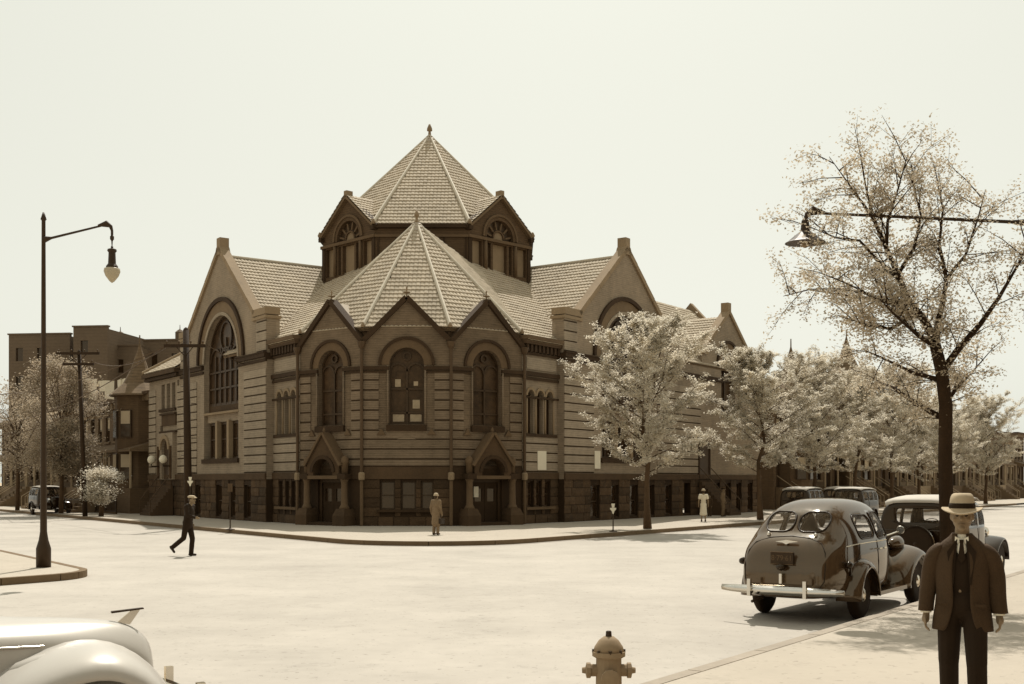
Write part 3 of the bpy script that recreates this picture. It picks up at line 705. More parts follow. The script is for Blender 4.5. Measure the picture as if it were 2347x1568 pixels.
# --- rear wing along the right street: long ridge, parapet gable, small street gable
F = FR
roofplane([F.P(12.3, .1, 9.3), F.P(24.2, .1, 9.3), F.P(24.2, -5, 14.1), F.P(12.3, -5, 14.1)], F.d)
roofplane([F.P(12.3, -10, 9.3), F.P(24.2, -10, 9.3), F.P(24.2, -5, 14.1), F.P(12.3, -5, 14.1)], F.d, tiles=False)
MB().prism(Fr((F.P(23.9, 0, 0).x, F.P(23.9, 0, 0).y), -F.n, F.d), [[(-.1, 9.2), (10.1, 9.2), (5, 14.6)]], 0, .4).build('parapet_gable', 'coping', CH)
w2 = [(12.4, 2.3), (24.3, 2.3), (24.3, 9.3), (23.0, 10.1), (22.6, 10.35), (19.25, 12.9), (15.9, 10.35), (15.5, 10.1), (15.5, 9.3), (12.4, 9.3)]
sc_ = 19.25
wall(F, [w2, arch(sc_ - 1.05, sc_ + 1.05, 6.2, 9.35, 16)] , 'wing_wall', 'brick', .45)
MB().prism(F, [ring(sc_, 9.35, 1.05, 1.62)], .001, .02).build('arch_voussoirs', 'ringstone', CH)
MB().prism(F, [ring(sc_, 9.35, 1.62, 1.78)], .001, .12).build('hood_mould', 'brown', CH)
wn = window_obj(F, arch(sc_ - 1.05, sc_ + 1.05, 6.2, 9.35, 16), .35, 'wing_window', 'leadglass')
bars(F, [((sc_, 6.2), (sc_, 10.3)), ((sc_ - 1, 8.6), (sc_ + 1, 8.6))], -.34, -.26, .05, 'tracery', 'wood', wn)
for a, b in ((12.5, sc_ - 1.05), (sc_ + 1.05, 24.3)): MB().box(F, a, b, .001, .15, 8.4, 8.65).build('string_course', 'brown', CH)
for a, za, b, zb2 in ((15.75, 10.3, 19.25, 13.0), (19.25, 13.0, 22.75, 10.3)):
    d = Vector((b - a, zb2 - za)).normalized(); n2 = Vector((-d.y, d.x))
    MB().prism(F, [[tuple(Vector((a, za)) - n2 * .1), tuple(Vector((b, zb2)) - n2 * .1), tuple(Vector((b, zb2)) + n2 * .13), tuple(Vector((a, za)) + n2 * .12)]], -.4, .12).build('gable_coping', 'coping', CH)
MB().box(F, 19.02, 19.48, -.4, .1, 12.95, 13.55).build('apex_block', 'coping', CH)
for a in (15.3, 22.4): MB().box(F, a, a + .8, -.6, .15, 10.0, 10.5).build('pier_cap', 'coping', CH)
for x in (16.0, 22.5): roofplane([F.P(x, -.1, 10.1), F.P(x, -5, 10.1), F.P(19.25, -5, 12.65), F.P(19.25, -.1, 12.65)], -F.n, tiles=x < 17)
wb_ = [(12.9, 13.9), (17.2, 18.0), (18.8, 19.6), (20.4, 21.2), (22.2, 23.0)]
rockwall(F, 12.41, 24.3, .15, 2.3, [(a, b, .3, 2.1) for a, b in wb_]); basement_windows(F, wb_[1:], .3, 2.1)
MB().box(F, 12.41, 24.3, .001, .1, 2.3, 2.6).build('base_band', 'brown_mid', CH)
stonecourses(F, 12.42, 15.3, [2.62 + .435 * k for k in range(13)], M['dressed'])
wdr = MB().prism(F, [rect(14.9, 16.5, 2.3, 4.6), rect(15.05, 16.35, 2.35, 4.45)], .0, .1).build('wing_door', 'brown', CH)
MB().prism(F, [rect(15.05, 16.35, 2.35, 4.45)], .002, .05).build('door_leaf', 'wood', wdr)
def stoop(F, t0, t1, n, rise, run, w0, parent, m='brown_mid', rail='iron'):
    for k in range(n): MB().box(F, t0, t1, w0, w0 + (n - k) * run, .15 + k * rise, .15 + (k + 1) * rise).build('step', m, parent)
    for t in (t0 + .05, t1 - .05):
        zt = .15 + n * rise
        MB().tube([F.P(t, w0 + .05, zt + .85), F.P(t, w0 + n * run, 1.05), F.P(t, w0 + n * run, .15)], .03, 6).build('handrail', rail, parent)
stoop(F, 14.9, 16.5, 10, .2, .2, .1, CH, rail='pipe')

# --- annex at the left end
F = FL
aw = [rect(12.41, 18.2, 2.3, 8.4), rect(13.4, 14.0, 6.6, 8.1), rect(14.35, 14.95, 6.6, 8.1), rect(15.3, 15.9, 6.6, 8.1), rect(12.75, 13.05, 7.1, 8.2),
      rect(15.6, 16.1, 3.4, 5.6)]
wall(F, aw, 'annex_wall', 'brick', .4)
for a, b, z0, z1 in ((13.4, 14.0, 6.6, 8.1), (14.35, 14.95, 6.6, 8.1), (15.3, 15.9, 6.6, 8.1), (12.75, 13.05, 7.1, 8.2), (15.6, 16.1, 3.4, 5.6)):
    wn = window_obj(F, rect(a, b, z0, z1), .2, 'annex_window', 'pane'); bars(F, [((a, (z0 + z1) / 2), (b, (z0 + z1) / 2))], -.19, -.14, .03, 'sash_bar', 'wood', wn)
MB().box(F, 13.2, 16.1, .001, .12, 6.42, 6.58).build('window_sill', 'brown', CH)
MB().box(F, 13.1, 15.6, .001, .1, 5.55, 6.2).build('frieze_panel', 'brown_mid', CH)
MB().box(F, 13.0, 15.7, .001, .2, 6.2, 6.3).build('string_course', 'brown', CH)
MB().box(F, 12.9, 15.8, .001, .2, 5.1, 5.22).build('string_course', 'brown', CH)
pc = 14.5
MB().prism(F, [rect(13.2, 15.9, 2.3, 5.1), arch(pc - .65, pc + .65, 2.32, 4.1, 12)], .001, .25).build('annex_porch', 'brick', CH)
MB().prism(F, [ring(pc, 4.1, .65, .88)], .25, .34).build('arch_mould', 'coping', CH)
MB().prism(F, [arch(pc - .65, pc + .65, 2.32, 4.1, 12)], .01, .08).build('annex_door', 'wood', CH)
for q in (pc - 1.1, pc + 1.1): MB().tube([F.P(q, .3, 2.35), F.P(q, .3, 4.3)], .09, 8).build('porch_column', 'brown_mid', CH)
for q in (pc - 1.15, pc + 1.0):
    lm = MB().tube([F.P(q, .3, 3.1), F.P(q, .75, 3.1), F.P(q, .75, 3.25)], .04, 6).build('porch_lamp', 'iron', CH)
    MB().lathe(F.P(q, .75, 3.25), [(.06, 0), (.2, .1), (.24, .26), (.18, .42), (.05, .5)], 12).build('lamp_globe', 'poster', lm, smooth=True)
stonecourses(F, 12.42, 13.0, [2.62 + .435 * k for k in range(13)], M['dressed'])
stonecourses(F, 16.9, 18.2, [2.62 + .435 * k for k in range(13)], M['dressed'])
rockwall(F, 12.41, 18.2, .15, 2.3, []); MB().box(F, 12.41, 18.25, .001, .1, 2.3, 2.6).build('base_band', 'brown_mid', CH)
stoop(F, pc - 1.0, pc + 1.0, 9, .2, .15, .1, CH, rail='pipe')
MB().box(F, 12.45, 18.35, -.3, .3, 8.4, 8.58).build('cornice', 'brown', CH); MB().box(F, 12.45, 18.5, -.3, .42, 8.62, 8.85).build('gutter', 'brown_mid', CH)
roofplane([F.P(12.45, .35, 8.9), F.P(18.4, .35, 8.9), F.P(14.3, -4, 11.7), F.P(12.45, -4, 11.7)], F.d)
roofplane([F.P(18.4, .35, 8.9), F.P(18.4, -8, 8.9), F.P(14.3, -4, 11.7)], -F.n, tiles=False)
MB().tube([F.P(18.4, .35, 8.98), F.P(14.3, -4, 11.78)], .12, 8).build('hip_roll', 'coping', CH)
Fe = Fr((F.P(18.2, 0, 0).x, F.P(18.2, 0, 0).y), -F.n, F.d); wall(Fe, [rect(0.4, 8, .1, 8.6)], 'annex_wall', 'brick', .3)

# --- one mesh shared by the 300 nearest tiles, the rest joined
def tile_verts():
    prof = [(-.1, .004), (-.062, .022), (-.02, .030), (.03, .022), (.07, .007), (.1, .004)]
    v = []
    for x, z in prof: v.append((x, 0, z + .042))
    for x, z in prof: v.append((x, .32, z))
    for x, z in prof: v.append((x, 0, -.01))
    f = [(i, i + 1, i + 7, i + 6) for i in range(5)] + [(12 + i, 13 + i, i + 1, i) for i in range(5)]
    return v, f
tv, tf = tile_verts(); tme = bpy.data.meshes.new('roof_tile'); tme.from_pydata(tv, [], tf); tme.materials.append(M['tile'])
TILES.sort(key=lambda a: a[0])
front = [t for t in TILES if abs(t[1].translation.x - AX) < 3.4 and t[1].translation.y < 56.5 and t[1].translation.z > 10.0][:300]
fid = set(id(t) for t in front)
base = CH.location
for t in front:
    o = bpy.data.objects.new('roof_tile', tme); COL.objects.link(o); o.parent = CH
    mt = t[1].copy(); mt.translation = mt.translation - base; o.matrix_basis = mt
import array
rest = MB()
for t in TILES:
    if id(t) in fid: continue
    i = len(rest.v); mt = t[1]
    rest.v += [mt @ Vector(p) for p in tv]; rest.f += [tuple(i + k for k in f) for f in tf]
tag(rest.build('roof_tiles', 'tile', CH, recalc=False), kind='stuff')
print('tiles', len(TILES))
# ---------------------------------------------------------------- row houses
def D2(x, y, Y): return V((x - 1173.5) / 2600 * Y, Y, CAMH - (y - 1103) / 2600 * Y)
HN = [0]
def house(F, t0, Wd, H, style, label, group, mirror=False, turret=False, porch=True, gable=False, setw=0., detail=True):
    r = random.Random(HN[0] * 7 + 3); HN[0] += 1
    root = thing('row_house', label, 'house', F.P(t0 + Wd / 2, setw, .15), group=group)
    F = Fr((F.P(0, setw, 0).x, F.P(0, setw, 0).y), F.d, F.n)
    m = ('row1', 'row2', 'row3', 'row1')[style]; g0, g1 = t0 + .02, t0 + Wd - .02
    dx = (g1 - g0) / 3; cx_ = [g0 + dx * (k + .5) for k in range(3)]
    di = 2 if mirror else 0
    up = [(c - .5, c + .5, 5.0, 6.8) for c in cx_]; lo = [(c - .5, c + .5, 2.3, 4.0) for k, c in enumerate(cx_) if k != di]
    dr = (cx_[di] - .55, cx_[di] + .55, 1.75, 4.1); bs = [(c - .4, c + .4, .5, 1.3) for k, c in enumerate(cx_) if k != di]
    allw = up + lo + bs
    MB().prism(F, [rect(g0, g1, .05, H)] + [rect(*w_) for w_ in allw + [dr]], -.35, 0).build('front_wall', m, root)
    for side in (g0, g1 - .3): MB().box(F, side, side + .3, -9, -.36, .05, H - .1).build('side_wall', m, root)
    MB().box(F, g0, g1, -9, -.1, H - .25, H - .1).build('flat_roof', 'slate', root)
    for i, (a, b, c, d) in enumerate(allw):
        wn = MB().prism(F, [rect(a, b, c, d), rect(a + .07, b - .07, c + .07, d - .07)], -.2, -.1).build('window', 'wood', root)
        MB().prism(F, [rect(a + .06, b - .06, c + .06, d - .06)], -.19, -.16).build('pane', 'pane', wn)
        MB().box(F, a, b, -.2, -.1, (c + d) / 2 - .03, (c + d) / 2 + .03).build('sash_bar', 'wood', wn)
        if c > 1 and r.random() < .75:
            hgt = r.choice((.45, .5, .8)) * (d - c)
            MB().prism(F, [rect(a + .09, b - .09, d - .08 - hgt, d - .08)], -.155, -.13).build('window_shade', 'shade', wn)
        if c > 1: MB().box(F, a - .1, b + .1, .001, .1, c - .14, c - .01).build('window_sill', 'row2' if style != 1 else 'row3', root)
        if c > 1: MB().box(F, a - .1, b + .1, .001, .07, d + .01, d + .22).build('window_lintel', 'row2' if style != 1 else 'row3', root)
    dd = MB().prism(F, [rect(*dr)], -.3, -.2).build('front_door', 'wood', root)
    MB().box(F, g0, g1, .001, .3, H - .5, H - .1).build('cornice', 'row2', root); MB().box(F, g0, g1, -.1, .5, H - .1, H + .08).build('cornice', 'trimpale' if style == 2 else 'brown_mid', root)
    if detail:
        for k in range(6): MB().box(F, g0 + .2 + k * (Wd - .7) / 5, g0 + .34 + k * (Wd - .7) / 5, .3, .42, H - .5, H - .1).build('bracket', 'row2', root)
    if porch:
        pr_ = MB(); pr_.hexa([F.P(g0, 1.6, 4.1), F.P(g1, 1.6, 4.1), F.P(g1, 0, 4.1), F.P(g0, 0, 4.1), F.P(g0, 1.6, 4.25), F.P(g1, 1.6, 4.25), F.P(g1, 0, 4.75), F.P(g0, 0, 4.75)])
        pr_.build('porch_roof', 'slate', root)
        for c in (g0 + .2, (g0 + g1) / 2, g1 - .2):
            MB().tube([F.P(c, 1.5, 1.75), F.P(c, 1.5, 4.1)], .08, 6).build('porch_post', 'trimpale', root)
        MB().box(F, g0, g1, 0.001, 1.6, .15, 1.75).build('porch_base', m, root)
    if turret:
        c = cx_[1] if not mirror else cx_[1]
        MB().lathe(F.P(c, .1, .15), [(1.55, 0), (1.55, H - .4), (1.75, H - .3), (1.75, H - .15)], 12).build('turret_wall', m, root)
        MB().lathe(F.P(c, .1, H), [(1.95, -.15), (1.9, -.05), (1.05, .7), (.55, 1.7), (.15, 2.9), (.05, 3.3), (.04, 3.9)], 14).build('turret_roof', 'slate', root)
        for ang in (-.7, 0, .7):
            q = Fr((F.P(c, .1, 0) + (F.n * cos(ang) + F.d * sin(ang)) * 1.56)[:2], F.d * cos(ang) - F.n * sin(ang), F.n * cos(ang) + F.d * sin(ang))
            for z0, z1 in ((2.3, 4.0), (5.0, 6.8)):
                wn = MB().box(q, -.4, .4, -.02, .05, z0, z1).build('window', 'wood', root)
                MB().box(q, -.33, .33, .05, .07, z0 + .07, z1 - .07).build('pane', 'pane', wn)
                if r.random() < .7: MB().box(q, -.33, .33, .07, .08, z1 - .9, z1 - .07).build('window_shade', 'shade', wn)
    if gable:
        MB().prism(F, [[(g0 + .3, H), (g1 - .3, H), ((g0 + g1) / 2, H + 2.2)]], -.4, 0).build('roof_gable', m, root)
        MB().prism(F, [[(g0 + .1, H), (g1 - .1, H), ((g0 + g1) / 2, H + 2.3)]], -8, -.41).build('gable_roof', 'slate', root)
    stoop(F, dr[0] - .1, dr[1] + .1, 8, .2, .3, 1.6 if porch else 0.02, root, m='row2', rail='trimpale')
    return root
GL = 'row houses along the left street'
labs = ['brick row house with the pointed turret roof, touching the church annex', 'second row house left of the church annex, window blind half down', 'third row house left of the church, behind the small round tree',
        'fourth row house on the left street, behind the larger pale tree', 'fifth row house on the left street, behind the crossarmed pole', 'sixth row house on the left street, near the left edge', 'row house at the far left edge of the left street', 'last row house of the left street, mostly out of frame']
for k in range(8):
    house(FL, 18.9 + 5.7 * k, 5.7, [7.9, 7.7, 7.6, 7.9, 7.7, 7.6, 7.9, 7.7][k], [0, 0, 1, 0, 2, 0, 1, 0][k], labs[k], GL, turret=k in (0,), setw=-.6, mirror=k % 2 == 0)
GR = 'row houses along the right street'
lb = ['row house with the slim turret spire just beyond the church wing', 'tall flat topped row house between the slim and the broad turret', 'row house with the broad turret showing over the tree tops', 'gabled row house just right of the broad turret',
      'second row house right of the broad turret', 'pale fronted row house behind the fourth street tree', 'row house behind the fifth street tree with long stoop rails', 'row house with stoop showing above the black car roof',
      'row house with stoop left of the near tree trunk', 'row house seen beyond the near tree trunk', 'row house right of the near tree trunk', 'row house far down the right street', 'farthest but one row house on the right street', 'farthest row house of the right street']
for k in range(14):
    house(FR, 29.5 + 6.0 * k, 6.0, [8.8, 9.8, 10.8, 9.6, 8.8, 8.8, 8.4, 8.0, 8.2, 8.0, 8.4, 8.0, 8.2, 8.4][k], [0, 1, 0, 1, 0, 2, 1, 0, 1, 0, 2, 0, 1, 0][k], lb[k], GR, turret=k in (0, 2), gable=k in (3, 6, 10), setw=-1.2, mirror=k % 2 == 1, porch=k % 3 != 0, detail=False)
# --- apartment blocks behind the left street
def block(x0, x1, ytop, Y, label, dep=14, tank=None, wins=True):
    a = D2(x0, ytop, Y); b = D2(x1, ytop, Y); H = a.z
    root = thing('apartment_block', label, 'building', ((a.x + b.x) / 2, Y, 0), group='apartment blocks behind the left street')
    F = Fr((a.x, Y), (1, -.12), (-.12, -1)); Wd = b.x - a.x
    cols = [c for c in [1.2 + 2.4 * k for k in range(30)] if c < Wd - 1.2]; hs = [(c - .4, c + .4, z, z + 1.4) for c in cols for z in [H - 2.8 - 3 * q for q in range(3)]] if wins else []
    MB().prism(F, [rect(0, Wd, 0, H)] + [rect(*h) for h in hs], -.4, 0).build('facade', 'farbrick', root)
    MB().box(F, 0, Wd, -dep, -.41, 0, H - .2).build('building_body', 'farbrick', root)
    MB().box(F, -.1, Wd + .1, -.45, .12, H, H + .15).build('parapet_coping', 'farbrick', root)
    for h in hs: MB().prism(F, [rect(*h)], -.25, -.2).build('window', 'pane', root)
    return root
block(20, 168, 768, 121, 'tall brown apartment block at the left behind the pale tree')
block(168, 250, 750, 118, 'highest brown apartment block, its flat top rising above the others')
block(250, 328, 794, 120, 'lowest brown apartment block, behind the first water tank')
block(328, 470, 781, 122, 'brown apartment block behind the church annex roof')
def tank(x0, x1, y0, y1, Y, label):
    a, b = D2(x0, y0, Y), D2(x1, y1, Y); r = (b.x - a.x) / 2; c = V((a.x + b.x) / 2, Y, b.z)
    root = thing('water_tank', label, 'water tank', c, group='rooftop water tanks')
    MB().lathe(c, [(r * .94, .3), (r, .32), (r, a.z - b.z - .25)], 16).build('tank_barrel', 'farbrick', root)
    MB().lathe(c, [(r * 1.05, a.z - b.z - .25), (r * .5, a.z - b.z), (.05, a.z - b.z + .12), (.03, a.z - b.z + .6)], 16).build('tank_roof', 'farbrick', root)
    for k in range(4): q = pi / 4 + k * pi / 2; MB().box(ID, c.x + r * .7 * cos(q) - .08, c.x + r * .7 * cos(q) + .08, c.y + r * .7 * sin(q) - .08, c.y + r * .7 * sin(q) + .08, c.z - 3, c.z + .3).build('leg', 'iron', root)
tank(265, 287, 762, 792, 124, 'round rooftop water tank standing alone against the sky')
tank(402, 423, 757, 784, 126, 'round rooftop water tank just left of the church gable')
# --- washing on lines behind the houses
rr = random.Random(5)
p0, p1 = D2(190, 862, 100), D2(345, 838, 100)
cl = MB(); cl.tube([p0.lerp(p1, k / 12) - V(0, 0, .8 * (1 - (2 * k / 12 - 1) ** 2)) for k in range(13)], .03, 5)
tag(cl.build('clothes_line', 'pipe'), 'sagging clothes line hung with white washing behind the row houses', 'clothes line')
k = 0; t = .04
kinds = [('white_sheet', 'sheet', 'sheet'), ('white_shirt', 'shirt', 'shirt'), ('white_towel', 'towel', 'towel')]
GW = 'white washing hung on the line behind the row houses'
while t < .97:
    nm, ct, w_ = kinds[rr.choice((0, 0, 1, 2))]; wd = {'sheet': .75, 'shirt': .55, 'towel': .35}[w_]; hg = {'sheet': 1.6, 'shirt': 1.0, 'towel': 1.1}[w_] * rr.uniform(.8, 1.15)
    p = p0.lerp(p1, t) - V(0, 0, .8 * (1 - (2 * t - 1) ** 2)); mb = MB(); n_ = 5
    if w_ == 'shirt': lp = [(-.35, 0), (-.55, -.5), (-.4, -.55), (-.27, -.3), (-.27, -hg), (.27, -hg), (.27, -.3), (.4, -.55), (.55, -.5), (.35, 0)]
    else: lp = [(-wd / 2, 0)] + [(-wd / 2 + rr.uniform(-.05, .05), -hg)] + [(wd / 2 + rr.uniform(-.06, .06), -hg + rr.uniform(-.1, .1)), (wd / 2, 0)]
    o = mb.prism(Fr((p.x, p.y), (1, rr.uniform(-.3, .3)), (0, -1)), [[(a, p.z + b) for a, b in lp]], -.02, .02).build(nm, 'poster')
    tag(o, 'white %s on the clothes line, %s piece from its left end' % (w_, ['first','second','third','fourth','fifth','sixth','seventh','eighth','ninth','tenth','eleventh','twelfth','thirteenth','fourteenth'][k % 14]), ct, 'white %ss on the clothes line' % w_)
    t += (wd + .1) / (p1 - p0).length; k += 1
# --- iron fences and low walls before the left houses
def fence(F, t0, t1, w_, h, label, step=.22, m='iron'):
    root = thing('area_fence', label, 'fence', F.P((t0 + t1) / 2, w_, .15), group='iron area fences before the left houses')
    for z in (.3, h - .1): MB().box(F, t0, t1, w_ - .02, w_ + .02, z, z + .05).build('rail', m, root)
    MB().box(F, t0, t1, w_ - .06, w_ + .06, .15, .28).build('kerb_base', 'brown_mid', root)
    n_ = int((t1 - t0) / step)
    for k in range(n_ + 1):
        t = t0 + (t1 - t0) * k / n_; big = k % 10 == 0 or k == n_
        MB().box(F, t - (.04 if big else .014), t + (.04 if big else .014), w_ - (.04 if big else .014), w_ + (.04 if big else .014), .28, h + (.12 if big else .04)).build('post' if big else 'picket', m, root)
fence(FL, 18.4, 24.4, 2.0, 1.05, 'black iron area fence beside the annex stoop'); fence(FL, 26.0, 31.6, 2.0, 1.0, 'black iron area fence behind the small round tree'); fence(FL, 33, 41.5, 2.0, 1.0, 'black iron area fence behind the crossarmed pole')
# ---------------------------------------------------------------- trees
def leafquad(mb, p, sz, r, flat=.5):
    n = Vector((r.gauss(0, flat), r.gauss(0, flat), 1)).normalized(); a = n.orthogonal().normalized(); b = n.cross(a); q = r.uniform(0, 6.28)
    a, b = a * cos(q) + b * sin(q), b * cos(q) - a * sin(q); l, w_ = sz * r.uniform(.7, 1.3), sz * r.uniform(.45, .8); i = len(mb.v)
    mb.v += [p - a * l * .5, p + b * w_ * .5 - a * l * .05, p + a * l * .5, p - b * w_ * .5 - a * l * .05]; mb.f.append((i, i + 1, i + 2, i + 3))
def street_tree(seed, H, R, zb, nl, leaf=.13, rt=.13):
    r = random.Random(seed); T = MB(); C = MB(); 
    lead = [V(0, 0, 0)]; 
    for k in range(1, 9): lead.append(V(r.uniform(-.05, .05) * k, r.uniform(-.05, .05) * k, H * .93 * k / 8))
    def at(z):
        f = z / (H * .93) * 8; i = min(int(f), 7); return lead[i].lerp(lead[i + 1], f - i)
    T.tube(lead, [rt * 1.5] + [rt * (1 - k / 9) + .012 for k in range(1, 9)], 8)
    twigs = []; z = zb; a = r.uniform(0, 6)
    while z < H * .9:
        f = (z - zb) / (H - zb); prof = (sin(pi * min(1, f * .82 + .22)) ** .75) if f < .95 else .3
        ln = R * prof * r.uniform(.8, 1.12); a += 2.4 + r.uniform(-.4, .4); inc = radians(r.uniform(8, 30) + 40 * f)
        p = at(z); pts = [p]; d = Vector((cos(a) * cos(inc), sin(a) * cos(inc), sin(inc)))
        n_ = 6
        for k in range(n_): d = (d + Vector((r.gauss(0, .1), r.gauss(0, .1), .03))).normalized(); pts.append(pts[-1] + d * ln / n_)
        rb = .016 + .02 * ln / R * (1 - f * .5)
        T.tube(pts, [rb * (1 - k / (n_ + .7)) for k in range(n_ + 1)], 5)
        for k in range(1, n_ + 1):
            for s_ in range(2 + (k > 2)):
                dd = (d * .7 + Vector((r.gauss(0, .7), r.gauss(0, .7), r.gauss(.1, .35)))).normalized(); l2 = ln * r.uniform(.15, .34)
                q = pts[k]; e = q + dd * l2; T.tube([q, e], [rb * .4, .004], 3, cap=False); twigs.append((q, e))
        z += r.uniform(.13, .24)
    for _ in range(nl):
        q, e = twigs[r.randrange(len(twigs))]; p = q.lerp(e, r.uniform(.2, 1.15))
        leafquad(C, p + Vector((r.gauss(0, .09), r.gauss(0, .09), r.gauss(-.02, .05))), leaf, r)
    return T, C
def tree(name, T, C, label, loc, rz, cat='tree', group=None, leafm='leaf', bark='bark'):
    root = thing(name, label, cat, loc, rz, group)
    T.build('trunk', bark, root, world=False, smooth=True); tag(C.build('crown', leafm, root, world=False, recalc=False), kind='stuff'); return root
TG = 'young street trees along the church pavement'
protos = [tree('street_tree', *street_tree(3, 8.9, 3.3, 2.4, 62000, .10), 'young street tree nearest the church corner, whole trunk in view', (5.84, 48.9, .15), 0, group=TG),
          tree('street_tree', *street_tree(8, 8.8, 3.6, 2.5, 62000, .105), 'second street tree, before the small end gable of the church', (13.2, 60.3, .15), 0, group=TG),
          tree('street_tree', *street_tree(17, 9.3, 3.9, 2.3, 58000, .11), 'third street tree, its crown over the black sedan roof', (17.9, 67.4, .15), 0, group=TG)]
tl = [('fourth street tree, before the broad turret', 22.5, 74.2), ('fifth street tree, over the far parked car', 27.0, 80.5), ('sixth street tree, left of the near trunk', 31.0, 86.5),
      ('seventh street tree, partly behind the near trunk', 36.0, 93.5), ('eighth street tree, right of the near trunk', 43.0, 103.0)]
for k, (lab, x, y) in enumerate(tl):
    c = copy_tree(protos[(k + 1) % 3]); c.location = (x, y, .15); c.rotation_euler = (0, 0, 1.3 * k + .8); s_ = [.98, 1.03, 1.0, .97, 1.02, 1][k]; c.scale = (s_, s_, s_ * [1, 1.04, .98, 1, 1, 1][k]); c['label'] = lab
# trees on the left street
def bushy(seed, H, R, zb, nl, leaf):
    r = random.Random(seed); T = MB(); C = MB(); T.tube([V(0, 0, 0), V(.05, 0, zb), V(0, .05, H * .6)], [.16, .13, .05], 7); cl = []
    for k in range(60):
        a = r.uniform(0, 6.28); f = r.uniform(0, 1) ** .7; z = zb + (H - zb) * r.uniform(.05, .97); rr_ = R * sqrt(max(.05, 1 - ((z - (zb + H) / 2) / ((H - zb) / 2 * 1.05)) ** 2)) * f
        p = V(cos(a) * rr_, sin(a) * rr_, z); cl.append(p); T.tube([V(0, 0, min(z * .8, zb + (z - zb) * .5)), p], [.03, .01], 4, cap=False)
    for _ in range(nl):
        p = r.choice(cl); leafquad(C, p + Vector((r.gauss(0, R * .17), r.gauss(0, R * .17), r.gauss(0, R * .11))), leaf, r)
    return T, C
tree('leafy_tree', *bushy(4, 9.8, 2.5, 2.4, 30000, .14), 'large pale leafy tree behind the crossarmed pole at the left', D2(140, 1180, 72).xy.to_3d() + V(0, 0, .15), 0, leafm='leafleft')
tree('leafy_tree', *bushy(14, 9.0, 3.0, 2.6, 9000, .17), 'leafy tree farthest down the left street', D2(40, 1180, 80).xy.to_3d() + V(0, 0, .15), 0, leafm='leafleft')
tree('small_tree', *bushy(6, 2.75, 1.3, .8, 7000, .11), 'small round pale tree in front of the row houses', D2(232, 1180, 66.5).xy.to_3d() + V(0, 0, .15), 0)
# the near tree at the right
r = random.Random(21); T = MB(); C = MB(); Yn = 18.9; tw = []
bx_, by_ = 7.22, 18.9
def NP(x, y, dy=0): p = D2(x, y, Yn); return V(p.x - bx_, dy, p.z - .15)
limbs = [([(2172, 1388), (2170, 1240), (2168, 1050), (2166, 930), (2158, 850), (2146, 790)], [.17, .135, .13, .125, .12, .105]),
         ([(2146, 790), (2118, 730), (2092, 690), (2070, 630), (2050, 570), (2028, 500), (2010, 430), (2000, 370)], [.09, .075, .065, .055, .045, .035, .02, .01]),
         ([(2146, 790), (2160, 740), (2178, 690), (2195, 630), (2190, 540), (2205, 450), (2200, 380)], [.07, .06, .05, .04, .03, .02, .01]),
         ([(2158, 850), (2190, 800), (2230, 750), (2265, 690), (2300, 620), (2320, 560)], [.07, .06, .045, .035, .02, .01]),
         ([(2118, 730), (2060, 712), (1990, 700), (1930, 682), (1860, 662)], [.045, .035, .025, .018, .006]),
         ([(2092, 690), (2040, 672), (1980, 660), (1900, 632), (1850, 640)], [.04, .03, .022, .014, .005]),
         ([(2105, 715), (2030, 760), (1960, 752), (1900, 745)], [.04, .03, .018, .006]),
         ([(2146, 800), (2080, 775), (2010, 740), (1960, 715)], [.05, .035, .02, .008]),
         ([(2158, 870), (2100, 850), (2040, 815), (1990, 790)], [.05, .035, .02, .006]),
         ([(2166, 960), (2120, 920), (2085, 880), (2060, 860)], [.06, .05, .03, .008]),
         ([(2070, 630), (2010, 590), (1960, 560), (1900, 560), (1830, 540)], [.045, .03, .022, .015, .005]),
         ([(2050, 570), (2040, 500), (2060, 430), (2070, 360)], [.035, .025, .016, .006]),
         ([(2070, 620), (2110, 560), (2130, 480), (2120, 400), (2130, 350)], [.04, .03, .02, .012, .005]),
         ([(2028, 500), (1980, 450), (1930, 410), (1890, 370)], [.03, .02, .012, .005]),
         ([(2195, 630), (2240, 570), (2270, 480), (2290, 420)], [.035, .025, .015, .006]),
         ([(2166, 930), (2215, 880), (2270, 850), (2330, 800)], [.05, .035, .02, .008])]
ends = {}
for i, (pp, rs) in enumerate(limbs):
    dy0 = 0; slope = r.uniform(-1.6, 1.6) if i > 1 else (0 if i == 0 else .6)
    key = min(ends, key=lambda q: (q[0] - pp[0][0]) ** 2 + (q[1] - pp[0][1]) ** 2) if ends else None
    if key is not None: dy0 = ends[key]
    pts = []
    for k, (x, y) in enumerate(pp):
        f = k / (len(pp) - 1); dy = dy0 + slope * f * (1 if i else 0); ends[(x, y)] = dy
        pts.append(NP(x + r.uniform(-3, 3), y + r.uniform(-3, 3), dy))
    T.tube(pts, [q * .92 for q in rs], 8 if i < 3 else 6)
    if i == 0: continue
    for a, b in zip(pts, pts[1:]):
        n_ = max(3, int((b - a).length / .13))
        for k in range(n_):
            p = a.lerp(b, k / n_); d = ((b - a).normalized() * .6 + Vector((r.gauss(0, .7), r.gauss(0, .8), r.gauss(.2, .4)))).normalized(); ln = r.uniform(.35, 1.0)
            m1 = p + d * ln * .5 + V(0, 0, .04); e = p + d * ln
            T.tube([p, m1, e], [.012, .008, .003], 4, cap=False); tw.append((p, e))
            for _ in range(3):
                q = p.lerp(e, r.uniform(.3, 1)); e2 = q + (d + Vector((r.gauss(0, .7), r.gauss(0, .7), r.gauss(0, .4)))).normalized() * ln * .45
                T.tube([q, e2], [.005, .002], 3, cap=False); tw.append((q, e2))
